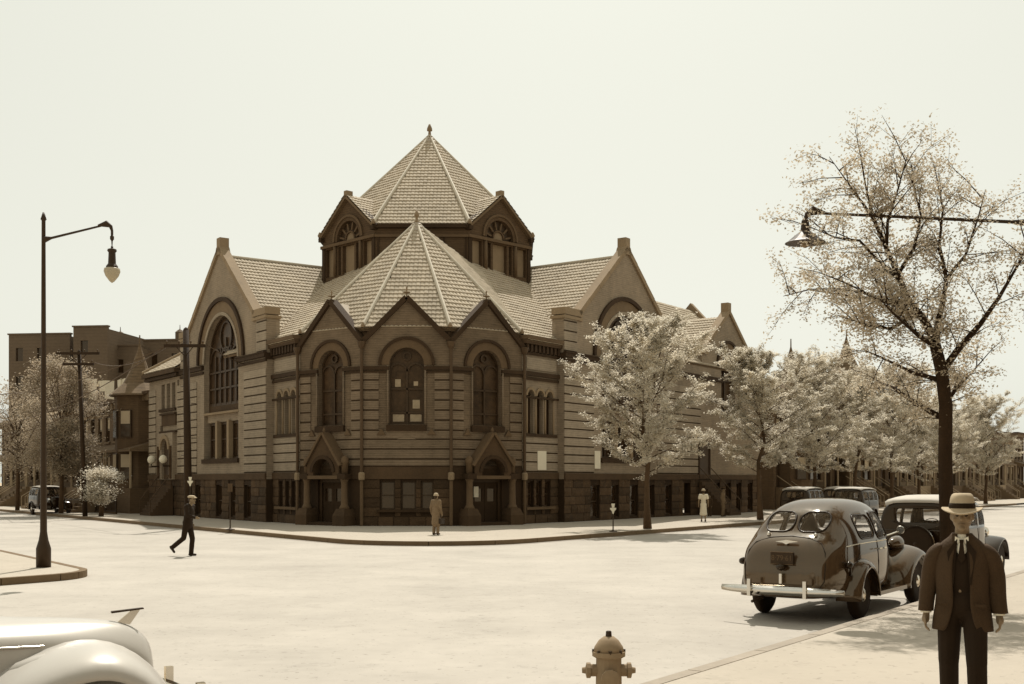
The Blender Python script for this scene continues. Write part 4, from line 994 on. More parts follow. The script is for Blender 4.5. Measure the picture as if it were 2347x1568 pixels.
for _ in range(33000):
    q, e = tw[r.randrange(len(tw))]; leafquad(C, q.lerp(e, r.uniform(.2, 1.2)) + Vector((r.gauss(0, .08), r.gauss(0, .08), r.gauss(0, .07))), .052, r, .8)
tree('near_tree', T, C, 'dark trunked sparse young tree behind the man in the hat', (bx_, by_, .15), 0, leafm='leaf2', bark='darkbark')

# ---------------------------------------------------------------- utility poles, wires, street lamps
def upole(X, Y, ztop, arms, label, lean=0., r0=.17, steps=True):
    root = thing('utility_pole', label, 'utility pole', (X, Y, .15), group='wooden utility poles on the left street')
    MB().tube([V(X, Y, .1), V(X + lean, Y, ztop)], [r0, r0 * .72], 10).build('pole_shaft', 'pole', root, smooth=True)
    MB().lathe(V(X + lean, Y, ztop), [(r0 * .72, 0), (r0 * .5, .08), (.02, .14)], 10).build('pole_top', 'pole', root)
    for z, hw in arms:
        x = X + lean * z / ztop
        a = MB().box(ID, x - hw, x + hw, Y - r0 - .1, Y - r0 + .02, z - .07, z + .07).build('crossarm', 'pole', root)
        for s in (-1, 1): MB().tube([V(x + s * hw * .45, Y - r0 - .05, z), V(x, Y - r0 + .02, z - .5)], .02, 5).build('brace', 'pole', root)
        for k in range(4):
            q = x - hw + .12 + k * (2 * hw - .24) / 3; MB().lathe(V(q, Y - r0 - .04, z + .07), [(.02, 0), (.02, .06), (.05, .08), (.05, .14), (.02, .17)], 6).build('insulator', 'pipe', a)
    if steps:
        for k in range(6): s = (-1) ** k; z = 2.6 + k * .8; MB().tube([V(X + s * r0 * .7, Y, z), V(X + s * (r0 + .16), Y, z)], .018, 5).build('climbing_step', 'iron', root)
upole(-24.95, 66.3, 9.75, [(9.65, 1.25), (9.02, .9)], 'thin leaning wooden pole with two crossarms by the left kerb', lean=-.35, r0=.15)
upole(-15.0, 52.6, 9.2, [(8.45, .95)], 'thick dark wooden pole with one crossarm in front of the church gable', lean=-.12, r0=.19)
def wire(a, b, sag, label, g='overhead wires at the left'):
    a, b = Vector(a), Vector(b); pts = [a.lerp(b, k / 14) - V(0, 0, sag * (1 - (2 * k / 14 - 1) ** 2)) for k in range(15)]
    tag(MB().tube(pts, .022, 5).build('overhead_wire', 'pipe'), label, 'wire', g)
wire((-15.95, 52.5, 8.5), D2(-60, 985, 70), .8, 'long overhead wire falling leftwards from the thick pole arm')
wire((-25.9, 66.1, 9.7), D2(10, 1100, 74), .6, 'overhead wire dropping left from the top crossarm of the thin pole')
wire((-24.3, 66.1, 9.1), (-15.8, 52.5, 8.5), .5, 'overhead wire between the thin and the thick pole')
wire((-25.6, 66.1, 6.2), D2(-20, 1000, 70), .3, 'low slack wire tied to the thin pole at mid height')
wire((-15.9, 52.5, 8.5), D2(-80, 905, 64), .7, 'upper overhead wire leaving the thick pole arm to the left')
wire((-14.1, 52.5, 8.5), (-13.9, 60.0, 8.3), .1, 'short service wire from the thick pole to the church gable')
def lamp(px, py, tip, label, hgt, dish=False):
    root = thing('street_lamp', label, 'street lamp', (px, py, .15), group='arm street lamps with globes')
    tx, ty, tz = tip; d = Vector((tx - px, ty - py, 0)).normalized()
    MB().lathe(V(px, py, .15), [(.17, 0), (.17, .45), (.11, .65), (.08, .85), (.065, 3), (.045, hgt + .3), (.07, hgt + .33), (.02, hgt + .5)], 12).build('lamp_post', 'iron', root, smooth=True)
    A = V(px, py, hgt); Bp = V(tx, ty, tz) 
    MB().tube([A, A + (Bp - A) * .12, Bp - d * .22, Bp - d * .05], [.09, .03, .024, .04], 8).build('lamp_arm', 'iron', root)
    MB().tube([Bp - d * .3 + V(0, 0, .0), Bp - d * .1 + V(0, 0, .06), Bp + V(0, 0, -.02), Bp + d * .03 - V(0, 0, .12), Bp + d * .03 - V(0, 0, .22)], [.03, .07, .045, .03, .03], 8).build('arm_hook', 'iron', root)
    h = Bp + d * .03 - V(0, 0, .24)
    MB().lathe(h - V(0, 0, .1), [(.02, .12), (.05, .08), (.05, .02), (.02, -.02), (.012, -.14), (.03, -.16), (.03, -.22)][::-1], 8).build('hanger', 'iron', root)
    c = h - V(0, 0, .3)
    if dish:
        MB().lathe(h - V(0, 0, .16), [(.34, -.10), (.29, -.07), (.17, .03), (.08, .1), (.06, .28), (.02, .32)], 18).build('dish_shade', 'iron', root)
        MB().lathe(h - V(0, 0, .18), [(.02, -.16), (.07, -.13), (.08, -.07), (.04, 0)], 10).build('lamp_bulb', 'coping', root); return
    hd = MB().lathe(c, [(.13, -.47), (.14, -.43), (.09, -.36), (.08, -.1), (.11, -.06), (.1, -.02), (.04, 0)], 14).build('lamp_hood', 'iron', root, smooth=False)
    MB().lathe(c - V(0, 0, .46), [(.01, -.36), (.06, -.32), (.15, -.2), (.19, -.09), (.18, -.02), (.13, 0)], 16).build('lamp_globe', mat('opal_globe', .5, rough=.3, var=.08, trans=.4), hd, smooth=True)
lamp(-11.15, 27, (-9.55, 27, 8.28), 'street lamp with pear shaped globe hanging from a slim arm at the left', 7.95)
lamp(8.8, 18.9, (4.98, 19.15, 6.72), 'street lamp with dark dish shade, its arm half hidden in the near tree', 6.5, dish=True)
# --- small sign stands on the kerb
def stand(X, Y, zt, label, k=.72):
    root = thing('sign_stand', label, 'street sign', (X, Y, .15), group='small white sign stands along the kerb')
    z = zt - .62 * k
    MB().lathe(V(X, Y, .15), [(.17, 0), (.16, .03), (.04, .06), (.028, .1), (.022, z - .15)], 10).build('stand_post', 'iron', root)
    F = Fr((X, Y), (1, 0), (0, -1))
    MB().prism(F, [[(a * k, z + b * k) for a, b in ((-.03, 0), (.03, 0), (.08, .17), (.17, .26), (.17, .34), (-.17, .34), (-.17, .26), (-.08, .17))]], -.02, .03).build('arrow_plate', 'poster', root)
    MB().prism(F, [[(a * k, z + b * k) for a, b in ((-.06, .35), (.06, .35), (.1, .58), (-.1, .58))]], -.02, .03).build('sign_plate', 'poster', root)
stand(4.1, 46.0, 1.32, 'white arrow sign stand on the kerb left of the first street tree')
stand(-14.72, 51.9, 2.42, 'white headed sign stand right in front of the thick pole')
sp_ = thing('sign_post', 'thin dark post on a round foot at the kerb, right of the thick pole', 'sign post', (-11.9, 47.9, .15))
MB().lathe(V(-11.9, 47.9, .15), [(.2, 0), (.19, .03), (.05, .06), (.026, .1), (.022, 1.95)], 10).build('post_shaft', 'iron', sp_)
MB().box(ID, -12.0, -11.8, 47.88, 47.9, 1.75, 2.1).build('sign_plate', 'pipe', sp_)
# --- hydrant in the foreground
hx, hy = .87, 10.2
hyd = thing('fire_hydrant', 'pale dome topped fire hydrant cut off by the bottom of the picture', 'fire hydrant', (hx, hy, .15))
MB().lathe(V(hx, hy, .15), [(.17, 0), (.17, .04), (.12, .06), (.115, .46), (.15, .48), (.15, .52)], 18).build('barrel', 'coping', hyd, smooth=False)
MB().lathe(V(hx, hy, .67), [(.14, 0), (.13, .04), (.09, .1), (.045, .135)], 18).build('bonnet', 'coping', hyd, smooth=True)
for k in range(8): MB().lathe(V(hx + .135 * cos(k * pi / 4), hy + .135 * sin(k * pi / 4), .66), [(.016, 0), (.016, .03)], 6).build('bolt', 'iron', hyd)
MB().lathe(V(hx, hy, .80), [(.03, 0), (.026, .05), (.02, .055)], 5).build('operating_nut', 'iron', hyd)
for s in (-1, 1): MB().lathe(V(hx + s * .1, hy, .5), [(.055, 0), (.055, .06), (.07, .065), (.07, .1), (.03, .11), (.025, .14)], 10, ax=(s, 0, 0)).build('outlet', 'coping', hyd)
MB().lathe(V(hx, hy - .1, .45), [(.07, 0), (.07, .06), (.085, .065), (.085, .1), (.03, .11)], 10, ax=(0, -1, 0)).build('outlet', 'coping', hyd)

# --- houses across the right street, beside and behind the camera's pavement
GN = 'row houses facing the church from the near pavement'
FN = Fr((5.67 + 11 * .814, 17.56 - 11 * .581), (-.581, -.814), (-.814, .581))
for k in range(6):
    house(FN, -14 + 6.2 * k, 6.2, 9.5, [0, 1, 0, 2, 0, 1][k], ['farthest', 'second', 'third', 'fourth', 'fifth', 'nearest'][k] + ' row house of the near pavement, right of the picture', GN, setw=0, porch=False, detail=False)

rp = random.Random(9)
pm = mat('tar_patch', .25, sat=.5, var=.2, scale=3)
# dirt in the gutter
def strip(pts, wd, name, m, z):
    mb = MB(); pts = [Vector((p[0], p[1], z)) for p in pts]; L = []
    for i, p in enumerate(pts):
        d = (pts[min(i + 1, len(pts) - 1)] - pts[max(i - 1, 0)]).normalized(); n_ = Vector((-d.y, d.x, 0)) * wd * rp.uniform(.5, 1.3) / 2; L.append((p + n_, p - n_))
    for (a, b), (e, f_) in zip(L, L[1:]): mb.face([a, e, f_, b])
    tag(mb.build(name, m), kind='structure')
gut = [ch[0] + L_ * 40, ch[0] + L_ * 20] + ch + [ch[-1] + R_ * 15, ch[-1] + R_ * 40]
cen = Vector((-2.82, 60, 0)); strip([p + (p - cen).normalized() * .22 for p in gut], .34, 'gutter_dirt', pm, .003)
# ---------------------------------------------------------------- mesh evaluation helpers
def realise(o, name=None):
    """apply an object's modifiers, give back the mesh and drop the object"""
    bpy.context.view_layer.update(); dg = bpy.context.evaluated_depsgraph_get()
    me = bpy.data.meshes.new_from_object(o.evaluated_get(dg)); me.name = name or o.name; bpy.data.objects.remove(o); return me
def boolean(me, cutter, op):
    o = bpy.data.objects.new('t', me); COL.objects.link(o); cut = bpy.data.objects.new('c', cutter); COL.objects.link(cut)
    md = o.modifiers.new('b', 'BOOLEAN'); md.object = cut; md.operation = op; md.solver = 'EXACT'
    r = realise(o); bpy.data.objects.remove(cut); return r
def solidify(me, th, off=-1):
    o = bpy.data.objects.new('t', me); COL.objects.link(o); md = o.modifiers.new('s', 'SOLIDIFY'); md.thickness = th; md.offset = off; return realise(o)
def subsurf(me, lv):
    o = bpy.data.objects.new('t', me); COL.objects.link(o); md = o.modifiers.new('s', 'SUBSURF'); md.levels = lv; md.render_levels = lv; return realise(o)
def rawmesh(v, f):
    me = bpy.data.meshes.new('m'); me.from_pydata([tuple(p) for p in v], [], f); b = bmesh.new(); b.from_mesh(me); bmesh.ops.recalc_face_normals(b, faces=b.faces); b.to_mesh(me); b.free(); return me
def part(me, name, m, parent, smooth=True):
    me.name = name; me.materials.clear(); me.materials.append(M[m] if isinstance(m, str) else m); me.polygons.foreach_set("use_smooth", [smooth] * len(me.polygons)); me.update()
    return ob(name, me, parent)
def roundrect(y0, y1, z0, z1, r, n=5):
    p = []
    for cy, cz, a in ((y1 - r, z0 + r, -pi / 2), (y1 - r, z1 - r, 0), (y0 + r, z1 - r, pi / 2), (y0 + r, z0 + r, pi)):
        for k in range(n + 1): q = a + pi / 2 * k / n; p.append((cy + r * cos(q), cz + r * sin(q)))
    return p
def loft(st, lv=2):
    """st: (x, ztop, wbelt, wroof, zbelt, zbot) closed cross sections"""
    v, f = [], []; n = 16
    for x, zt, wb, wr, zb, z0 in st:
        hs = [(wb * .9, z0), (wb, z0 + .12), (wb * 1.03, (z0 + zb) / 2), (wb, zb), ((wb * .62 + wr * .42), zb + (zt - zb) * .42), (wr, zt - (zt - zb) * .13), (wr * .62, zt - .008)]
        ringp = [(0, z0)] + hs + [(0, zt)] + [(-a, b) for a, b in reversed(hs)]
        v += [(x, a, b) for a, b in ringp]
    for i in range(len(st) - 1):
        for j in range(n): a, b = i * n + j, i * n + (j + 1) % n; f.append((a, b, b + n, a + n))
    f.append(tuple(range(n))); f.append(tuple(range((len(st) - 1) * n, len(st) * n)))
    return subsurf(rawmesh(v, f), lv)
LAT = Fr((0, 0), (1, 0), (0, 1))           # t = x, w = y
LON = Fr((0, 0), (0, 1), (1, 0))           # t = y, w = x
def cutprism(F, loop, w0, w1): m = MB().prism(F, [loop], w0, w1); return rawmesh(m.v, m.f)
def fender(cx, cz, ax, az, y0, y1, a0, a1, s, drop=.16, tail=None):
    """arched mudguard shell; s = side sign"""
    n, k = 20, 9; v, f = [], []
    for i in range(n + 1):
        a = radians(a0 + (a1 - a0) * i / n)
        for j in range(k + 1):
            q = j / k * pi / 2 * 1.12; yy = y0 + (y1 - y0) * min(1, sin(q) if q < pi / 2 else 1); sc = 1 - drop * (1 - cos(q)) / 1.0
            ex = ax * (1 + (tail * max(0, -cos(a)) if tail and cos(a) < 0 else 0))
            v.append((cx + ex * cos(a) * sc, s * yy, cz + az * sin(a) * sc if sin(a) > 0 else cz + az * sin(a)))
    for i in range(n):
        for j in range(k): a = i * (k + 1) + j; f.append((a, a + 1, a + k + 2, a + k + 1))
    return solidify(rawmesh(v, f), .02, 0)
def wheel(root, x, y, r=.36, w_=.16, m='chrome', spokes=False):
    s = 1 if y > 0 else -1
    wh = MB().lathe((x, y - s * w_ / 2, r), [(r * .6, .0), (r * .86, .0), (r * .97, .03), (r, w_ * .3), (r, w_ * .7), (r * .97, w_ - .03), (r * .86, w_), (r * .62, w_)], 36, ax=(0, s, 0)).build('tyre', 'rubber', root, smooth=True, world=False)
    MB().lathe((x, y - s * w_ / 2 + s * .03, r), [(r * .62, 0), (r * .62, w_ - .05), (r * .55, w_ - .06), (r * .45, w_ - .09), (r * .3, w_ - .07)], 28, ax=(0, s, 0)).build('wheel_disc', 'paintblack' if not spokes else 'leather', wh, smooth=True, world=False)
    MB().lathe((x, y + s * (w_ / 2 - .04), r), [(r * .36, 0), (r * .33, .03), (r * .2, .055), (.01, .065)], 20, ax=(0, s, 0)).build('hub_cap', m, wh, smooth=True, world=False)
def text(body, size, parent, F, t, w_, z, m='shirt', name='lettering'):
    cu = bpy.data.curves.new('t', 'FONT'); cu.body = body; cu.size = size; cu.extrude = .002; cu.align_x = 'CENTER'; cu.align_y = 'CENTER'
    o = bpy.data.objects.new('t', cu); COL.objects.link(o); me = realise(o)
    for v in me.vertices: c = v.co.copy(); v.co = F.P(t + c.x, w_ + c.z, z + c.y)
    return part(me, name, m, parent, False)

def sedan(label, loc, rz, paint='paint', sc=1.07, plate=None, ornament=False, hz=.98):
    root = thing('parked_sedan', label, 'car', loc, rz); root.scale = (sc, sc, sc * 1.03)
    #      x     ztop  wbelt  wroof zbelt zbot
    st = [(-1.10, .72, .40, .30, .60, .42), (-1.07, .92, .58, .42, .76, .36), (-.98, 1.08, .66, .50, .88, .34), (-.82, 1.20, .71, .54, .97, .34), (-.66, 1.27, .745, .53, 1.02, .34), (-.56, 1.38, .76, .53, 1.04, .34), (-.40, 1.54, .775, .54, 1.06, .34),
          (-.12, 1.67, .79, .54, 1.07, .34), (.25, 1.735, .80, .54, 1.08, .34), (.7, 1.75, .80, .54, 1.08, .34), (1.15, 1.725, .785, .53, 1.08, .34), (1.45, 1.66, .74, .50, 1.08, .34), (1.66, 1.42, .66, .42, 1.08, .34),
          (1.84, 1.16, .58, .34, 1.03, .36), (2.3, 1.12, .46, .25, .98, .40), (2.8, 1.09, .36, .19, .94, .44), (3.2, 1.05, .28, .13, .86, .46), (3.36, .95, .2, .1, .75, .48), (3.42, .82, .12, .06, .66, .5)]
    base = loft(st); glass_src = base.copy(); shell = solidify(base, .035)
    cuts = {'side': [roundrect(-.02, .66, 1.16, 1.50, .12), roundrect(.78, 1.38, 1.14, 1.53, .08)],
            'rear': [roundrect(.03, .48, 1.27, 1.55, .13), roundrect(-.48, -.03, 1.27, 1.55, .13)], 'wind': [roundrect(-.5, -.02, 1.2, 1.56, .06), roundrect(.02, .5, 1.2, 1.56, .06)]}
    pr = [('side_window', cutprism(LAT, l, w0, w0 + 1.2)) for l in cuts['side'] for w0 in (-1.2, 0)] + [('rear_window', cutprism(LON, l, -1.3, -.05)) for l in cuts['rear']] + [('windscreen', cutprism(LON, l, 1.3, 2.1)) for l in cuts['wind']]
    gl = solidify(glass_src, .006); gl_off = gl
    for nm, c in pr: shell = boolean(shell, c.copy(), 'DIFFERENCE')
    part(shell, 'body', paint, root)
    for nm, c in pr: part(boolean(gl.copy(), c.copy(), 'INTERSECT'), nm, 'carglass', root)
    from mathutils.bvhtree import BVHTree
    bv = BVHTree.FromPolygons([v.co.copy() for v in glass_src.vertices], [tuple(p.vertices) for p in glass_src.polygons])
    def follow(loop, ax, name, m, r=.012, closed=True, lift=.004, par=root):
        pts = []
        for p, q in loop:
            o, dd = (V(-4, p, q), V(1, 0, 0)) if ax == 'rear' else (V(p, ax * 4, q), V(0, -ax, 0))
            h = bv.ray_cast(o, dd)
            if h[0] is not None: pts.append(h[0] - dd * lift)
        if closed: pts.append(pts[0])
        if len(pts) > 2: MB().tube(pts, r, 6, cap=False).build(name, m, par, world=False, smooth=True)
    for l in cuts['rear']: follow([((a + sum(p[0] for p in l) / len(l) * 0) , b) for a, b in l], 'rear', 'window_rubber', 'leather', .013)
    for l in cuts['side']:
        for s in (-1, 1): follow(l, s, 'window_rubber', 'leather', .010)
    for s in (-1, 1):
        follow([(.72, .42), (.72, .6), (.72, .8), (.72, 1.0), (.72, 1.12)], s, 'door_seam', 'leather', .006, False)
        follow([(1.44, .42), (1.44, .7), (1.44, .95), (1.44, 1.12)], s, 'door_seam', 'leather', .006, False)
        follow([(-.05, 1.1), (-.1, .95), (-.22, .85)], s, 'door_seam', 'leather', .006, False)
        follow([(-.55, 1.07), (-.2, 1.09), (.3, 1.10), (.8, 1.10), (1.3, 1.10), (1.6, 1.09), (2.0, .98), (2.6, .95)], s, 'belt_moulding', 'chrome', .008, False)
    follow([(-.50, .46), (-.60, .60), (-.61, .80), (-.58, 1.0), (-.50, 1.12), (-.30, 1.19), (0, 1.215), (.30, 1.19), (.50, 1.12), (.58, 1.0), (.61, .80), (.60, .60), (.50, .46)], 'rear', 'boot_seam', 'leather', .009)
    for s in (-1, 1):
        part(fender(0.0, .30, .56, .60, .60, .93, 2, 180, s, .22), 'rear_fender', paint, root)
        part(fender(2.86, .30, .62, .66, .34, .88, 2, 180, s, .24, tail=.55), 'front_fender', paint, root)
        wheel(root, 0, s * .74); wheel(root, 2.86, s * .72)
        MB().box(LAT, .5, 2.15, s * .60 if s > 0 else -.86, .86 if s > 0 else -.60, .30, .36).build('running_board', paint, root, world=False)
        for x in (.62, .84): MB().tube([(x - .05, s * .83, 1.0), (x - .05, s * .875, 1.0), (x + .07, s * .875, 1.0)], .011, 6).build('door_handle', 'chrome', root, world=False)
        hl = MB().lathe((2.55, s * .50, hz), [(.02, -.2), (.07, -.14), (.11, -.02), (.125, .12), (.12, .15)], 18, ax=(1, 0, 0)).build('headlight', paint, root, smooth=True, world=False)
        MB().lathe((2.55, s * .50, hz), [(.12, .15), (.09, .175), (.01, .185)], 18, ax=(1, 0, 0)).build('lens', 'chrome', hl, smooth=True, world=False)
        tl_ = MB().lathe((-.62, s * .82, .82), [(.01, -.09), (.045, -.07), (.055, .0), (.03, .1), (.01, .14)], 12, ax=(1, 0, 0)).build('tail_light', 'paintblack', root, smooth=True, world=False)
        MB().tube([(-.58, s * .82, .78), (-.5, s * .8, .66)], .02, 6).build('tail_light_bracket', 'paintblack', tl_, world=False)
    for xb, sx in ((-1.32, -1), (3.66, 1)):
        pts = [(xb - sx * .16 * abs(t) ** 2.2, t * .93, .47) for t in [k / 8 - 1 for k in range(17)]]
        b = MB(); n = len(pts)
        for i, p in enumerate(pts):
            h = .062 * (1 - .35 * abs(i / 8 - 1) ** 3)
            b.v += [V(p[0], p[1], p[2] - h), V(p[0] + sx * .02, p[1], p[2]), V(p[0], p[1], p[2] + h), V(p[0] - sx * .018, p[1], p[2])]
        for i in range(n - 1):
            for j in range(4): a, c = i * 4 + j, i * 4 + (j + 1) % 4; b.f.append((a, c, c + 4, a + 4))
        b.f += [(0, 1, 2, 3), tuple(4 * (n - 1) + j for j in (3, 2, 1, 0))]
        bm_ = b.build('bumper', 'chrome', root, world=False, smooth=True)
        for s in (-1, 1):
            MB().box(LAT, xb - .03 if sx < 0 else xb - .03, xb + .03, s * .42 - .025, s * .42 + .025, .38, .62).build('bumper_guard', 'chrome', bm_, world=False)
            MB().tube([(xb + (.02 if sx < 0 else -.02), s * .42, .46), (xb - sx * .3, s * .42, .44)], .03, 6).build('bumper_bracket', 'iron', bm_, world=False)
    # boot lid outline, emblem, plate, lamp, handle
    for s in (-1, 1): MB().lathe((-.74, s * .36, 1.225), [(.03, 0), (.025, .03), (.01, .04)], 8, ax=(-.4, 0, 1)).build('boot_hinge', 'chrome', root, world=False)
    F = Fr((-1.10, 0), (0, -1), (-1, 0))
    em = MB().prism(F, [[(-.17, 1.14), (-.05, 1.155), (0, 1.165), (.05, 1.155), (.17, 1.14), (.05, 1.125), (0, 1.10), (-.05, 1.125)]], -.17, -.13); em.build('emblem', 'chrome', root, world=False)
    pl = MB().prism(F, [rect(-.17, .17, .83, 1.0)], -.02, .035).build('number_plate', 'iron', root, world=False)
    for q in (rect(-.175, .175, .995, 1.005), rect(-.175, .175, .825, .835)): MB().prism(F, [q], .03, .045).build('plate_rim', 'voussoir', pl, world=False)
    if plate: text(plate, .105, pl, F, 0, .038, .915, 'voussoir', 'plate_number')
    MB().lathe((-1.16, 0, .80), [(.012, -.06), (.06, -.04), (.075, 0), (.05, .03)], 14).build('plate_lamp', 'paintblack', root, smooth=True, world=False)
    MB().box(LAT, -1.19, -1.12, -.02, .02, .56, .70).build('boot_handle', 'chrome', root, world=False)
    MB().tube([(1.55, -.66, 1.14), (1.6, -.86, 1.22)], .012, 5).build('mirror_arm', 'chrome', root, world=False); MB().lathe((1.6, -.88, 1.24), [(.01, -.03), (.06, -.02), (.065, .0), (.06, .01)], 14, ax=(-1, 0, 0)).build('wing_mirror', 'chrome', root, world=False)
    st_ = MB(); st_.box(LAT, .0, .5, -.55, .55, .45, .75); st_.box(LAT, -.1, .1, -.55, .55, .75, 1.0); st_.build('rear_seat', 'plush', root, world=False)
    st_ = MB(); st_.box(LAT, .8, 1.25, -.55, .55, .45, .75); st_.box(LAT, .75, .88, -.55, .55, .75, 1.0); st_.build('front_seat', 'plush', root, world=False)
    MB().lathe((1.42, .33, .98), [(.175, 0), (.185, -.012), (.195, 0), (.185, .012), (.175, 0)], 20, ax=(-.8, 0, .6), cap=False).build('steering_wheel', 'leather', root, world=False)
    MB().tube([(-1.0, .35, .33), (-1.38, .35, .31)], .022, 8).build('exhaust_pipe', 'iron', root, world=False)
    MB().tube([(0, -.6, .36), (0, .6, .36)], .05, 8).build('axle', 'iron', root, world=False)
    if ornament:
        MB().prism(LAT, [[(3.13, 1.098), (3.36, 1.116), (3.355, 1.126), (3.13, 1.112)]], -.02, .02).build('bonnet_ornament', 'iron', root, world=False)
        MB().prism(LAT, [[(3.17, 1.03), (3.26, 1.01), (3.335, 1.114), (3.27, 1.109)]], -.008, .008).build('ornament_stem', 'chrome', root, world=False)
    return root
def boxcar(label, loc, rz, sc=1.05, roof='canvas', spare=True, group=None):
    root = thing('parked_box_sedan', label, 'car', loc, rz, group); root.scale = (sc,) * 3
    st = [(-.78, 1.60, .70, .60, 1.12, .5), (-.80, 1.66, .74, .64, 1.14, .45), (-.74, 1.72, .77, .67, 1.15, .42), (-.5, 1.76, .78, .68, 1.16, .42), (.2, 1.79, .79, .69, 1.16, .42), (1.1, 1.78, .78, .68, 1.16, .42), (1.38, 1.72, .76, .66, 1.15, .42), (1.46, 1.6, .72, .58, 1.14, .42),
          (1.5, 1.22, .58, .40, 1.08, .45), (1.7, 1.2, .48, .34, 1.06, .5), (2.4, 1.17, .40, .28, 1.03, .5), (3.0, 1.15, .34, .24, 1.02, .5), (3.06, 1.12, .32, .22, 1.0, .5)]
    base = loft(st, 1); g2 = solidify(base.copy(), .006); sh = solidify(base, .035)
    cu = [('side_window', cutprism(LAT, roundrect(a, b, 1.2, 1.58, .04), w0, w0 + 1.2)) for a, b in ((-.55, -.05), (.05, .62), (.74, 1.3)) for w0 in (-1.2, 0)] + [('rear_window', cutprism(LON, roundrect(-.42, .42, 1.28, 1.55, .06), -1.2, -.3)), ('windscreen', cutprism(LON, roundrect(-.52, .52, 1.25, 1.6, .04), 1.2, 1.9))]
    for nm, c in cu: sh = boolean(sh, c.copy(), 'DIFFERENCE')
    part(sh, 'body', 'paintblack', root)
    for nm, c in cu: part(boolean(g2.copy(), c.copy(), 'INTERSECT'), nm, 'carglass', root)
    t = [(x, zt + .012, 0, wr * .98) for x, zt, wb, wr, zb, z0 in st[1:7]]; v, f = [], []
    for x, z, _, w_ in t: v += [(x, y * w_, z - .035 * abs(y) ** 3 - (.03 if abs(y) > .9 else 0)) for y in (-1, -.75, -.4, 0, .4, .75, 1)]
    for i in range(len(t) - 1):
        for j in range(6): a = i * 7 + j; f.append((a, a + 1, a + 8, a + 7))
    part(solidify(rawmesh(v, f), .02, 1), 'roof_covering', roof, root)
    MB().tube([(-.81, -.74, 1.12), (-.84, 0, 1.12), (-.81, .74, 1.12)], .016, 6).build('belt_moulding', 'paintblack', root, world=False)
    for s in (-1, 1):
        part(fender(0, .36, .5, .52, .62, .86, 5, 185, s, .12), 'rear_fender', 'paintblack', root)
        part(fender(2.75, .36, .52, .54, .36, .84, 0, 175, s, .12, tail=.6), 'front_fender', 'paintblack', root)
        wheel(root, 0, s * .73, .37, .13, spokes=True); wheel(root, 2.75, s * .72, .37, .13, spokes=True)
        MB().box(LAT, .45, 2.0, s * .6 if s > 0 else -.84, .84 if s > 0 else -.6, .36, .41).build('running_board', 'paintblack', root, world=False)
        MB().lathe((2.8, s * .38, .98), [(.02, -.12), (.09, -.06), (.12, .05), (.12, .08)], 14, ax=(1, 0, 0)).build('headlight', 'chrome', root, smooth=True, world=False)
        MB().tube([(.68, s * .80, .5), (.68, s * .80, 1.15)], .006, 4).build('door_seam', 'leather', root, world=False)
    if spare:
        sp = MB().lathe((-.82, .0, .86), [(.20, 0), (.30, 0), (.34, .03), (.36, .08), (.34, .14), (.30, .165), (.22, .16)], 30, ax=(-1, 0, 0)).build('spare_tyre', 'rubber', root, smooth=True, world=False)
        MB().lathe((-.985, .0, .86), [(.365, -.03), (.375, 0), (.365, .02)], 30, ax=(-1, 0, 0), cap=False).build('tyre_rim', 'chrome', sp, world=False)
        MB().lathe((-.94, .0, .86), [(.24, 0), (.2, .02), (.06, .03), (.01, .06)], 20, ax=(-1, 0, 0)).build('spare_disc', 'leather', sp, world=False)
    MB().tube([(-1.02, -.85, .5), (-1.1, -.5, .5), (-1.12, 0, .5), (-1.1, .5, .5), (-1.02, .85, .5)], .03, 6).build('rear_bumper', 'chrome', root, world=False)
    MB().box(LAT, -.2, .3, -.55, .55, .5, 1.15).build('rear_seat', 'plush', root, world=False)
    MB().lathe((1.2, .3, 1.15), [(.175, 0), (.185, -.012), (.195, 0), (.185, .012), (.175, 0)], 18, ax=(-.8, 0, .6), cap=False).build('steering_wheel', 'leather', root, world=False)
    return root
head = math.atan2(.814, .581)
rc = Vector((4.88, 18.55))
sedan('dark rounded two tone sedan with split rear window parked in the foreground', (rc.x, rc.y, 0), head, plate='8·79·61')
b1 = boxcar('black boxy sedan with spare wheel on its back, parked ahead of the rounded sedan', (rc.x + .581 * 6.9, rc.y + .814 * 6.9, 0), head, group='boxy black sedans')
def carcopy(src, label, loc, rz):
    c = copy_tree(src); c.location = loc; c.rotation_euler = (0, 0, rz); c['label'] = label; return c
carcopy(b1, 'distant boxy sedan with bright sunlit roof between the street trees', (17.2, 56.5, 0), head + pi)
carcopy(b1, 'distant dark car at the far kerb behind the sedan roof, nearer of two', (15.3, 60.2, 0), head)
carcopy(b1, 'distant dark car at the far kerb behind the sedan roof, farther of two', (18.9, 65.3, 0), head)
carcopy(b1, 'dark car facing the corner at the left kerb, cut by the left edge', (-30.9, 75.0, 0), math.atan2(-.807, .59))
s2 = sedan('pale car bonnet with a slim ornament at the bottom left corner', (-5.86, 6.96, 0), radians(32), paint='paintpale', sc=1.05, ornament=True, hz=.80)

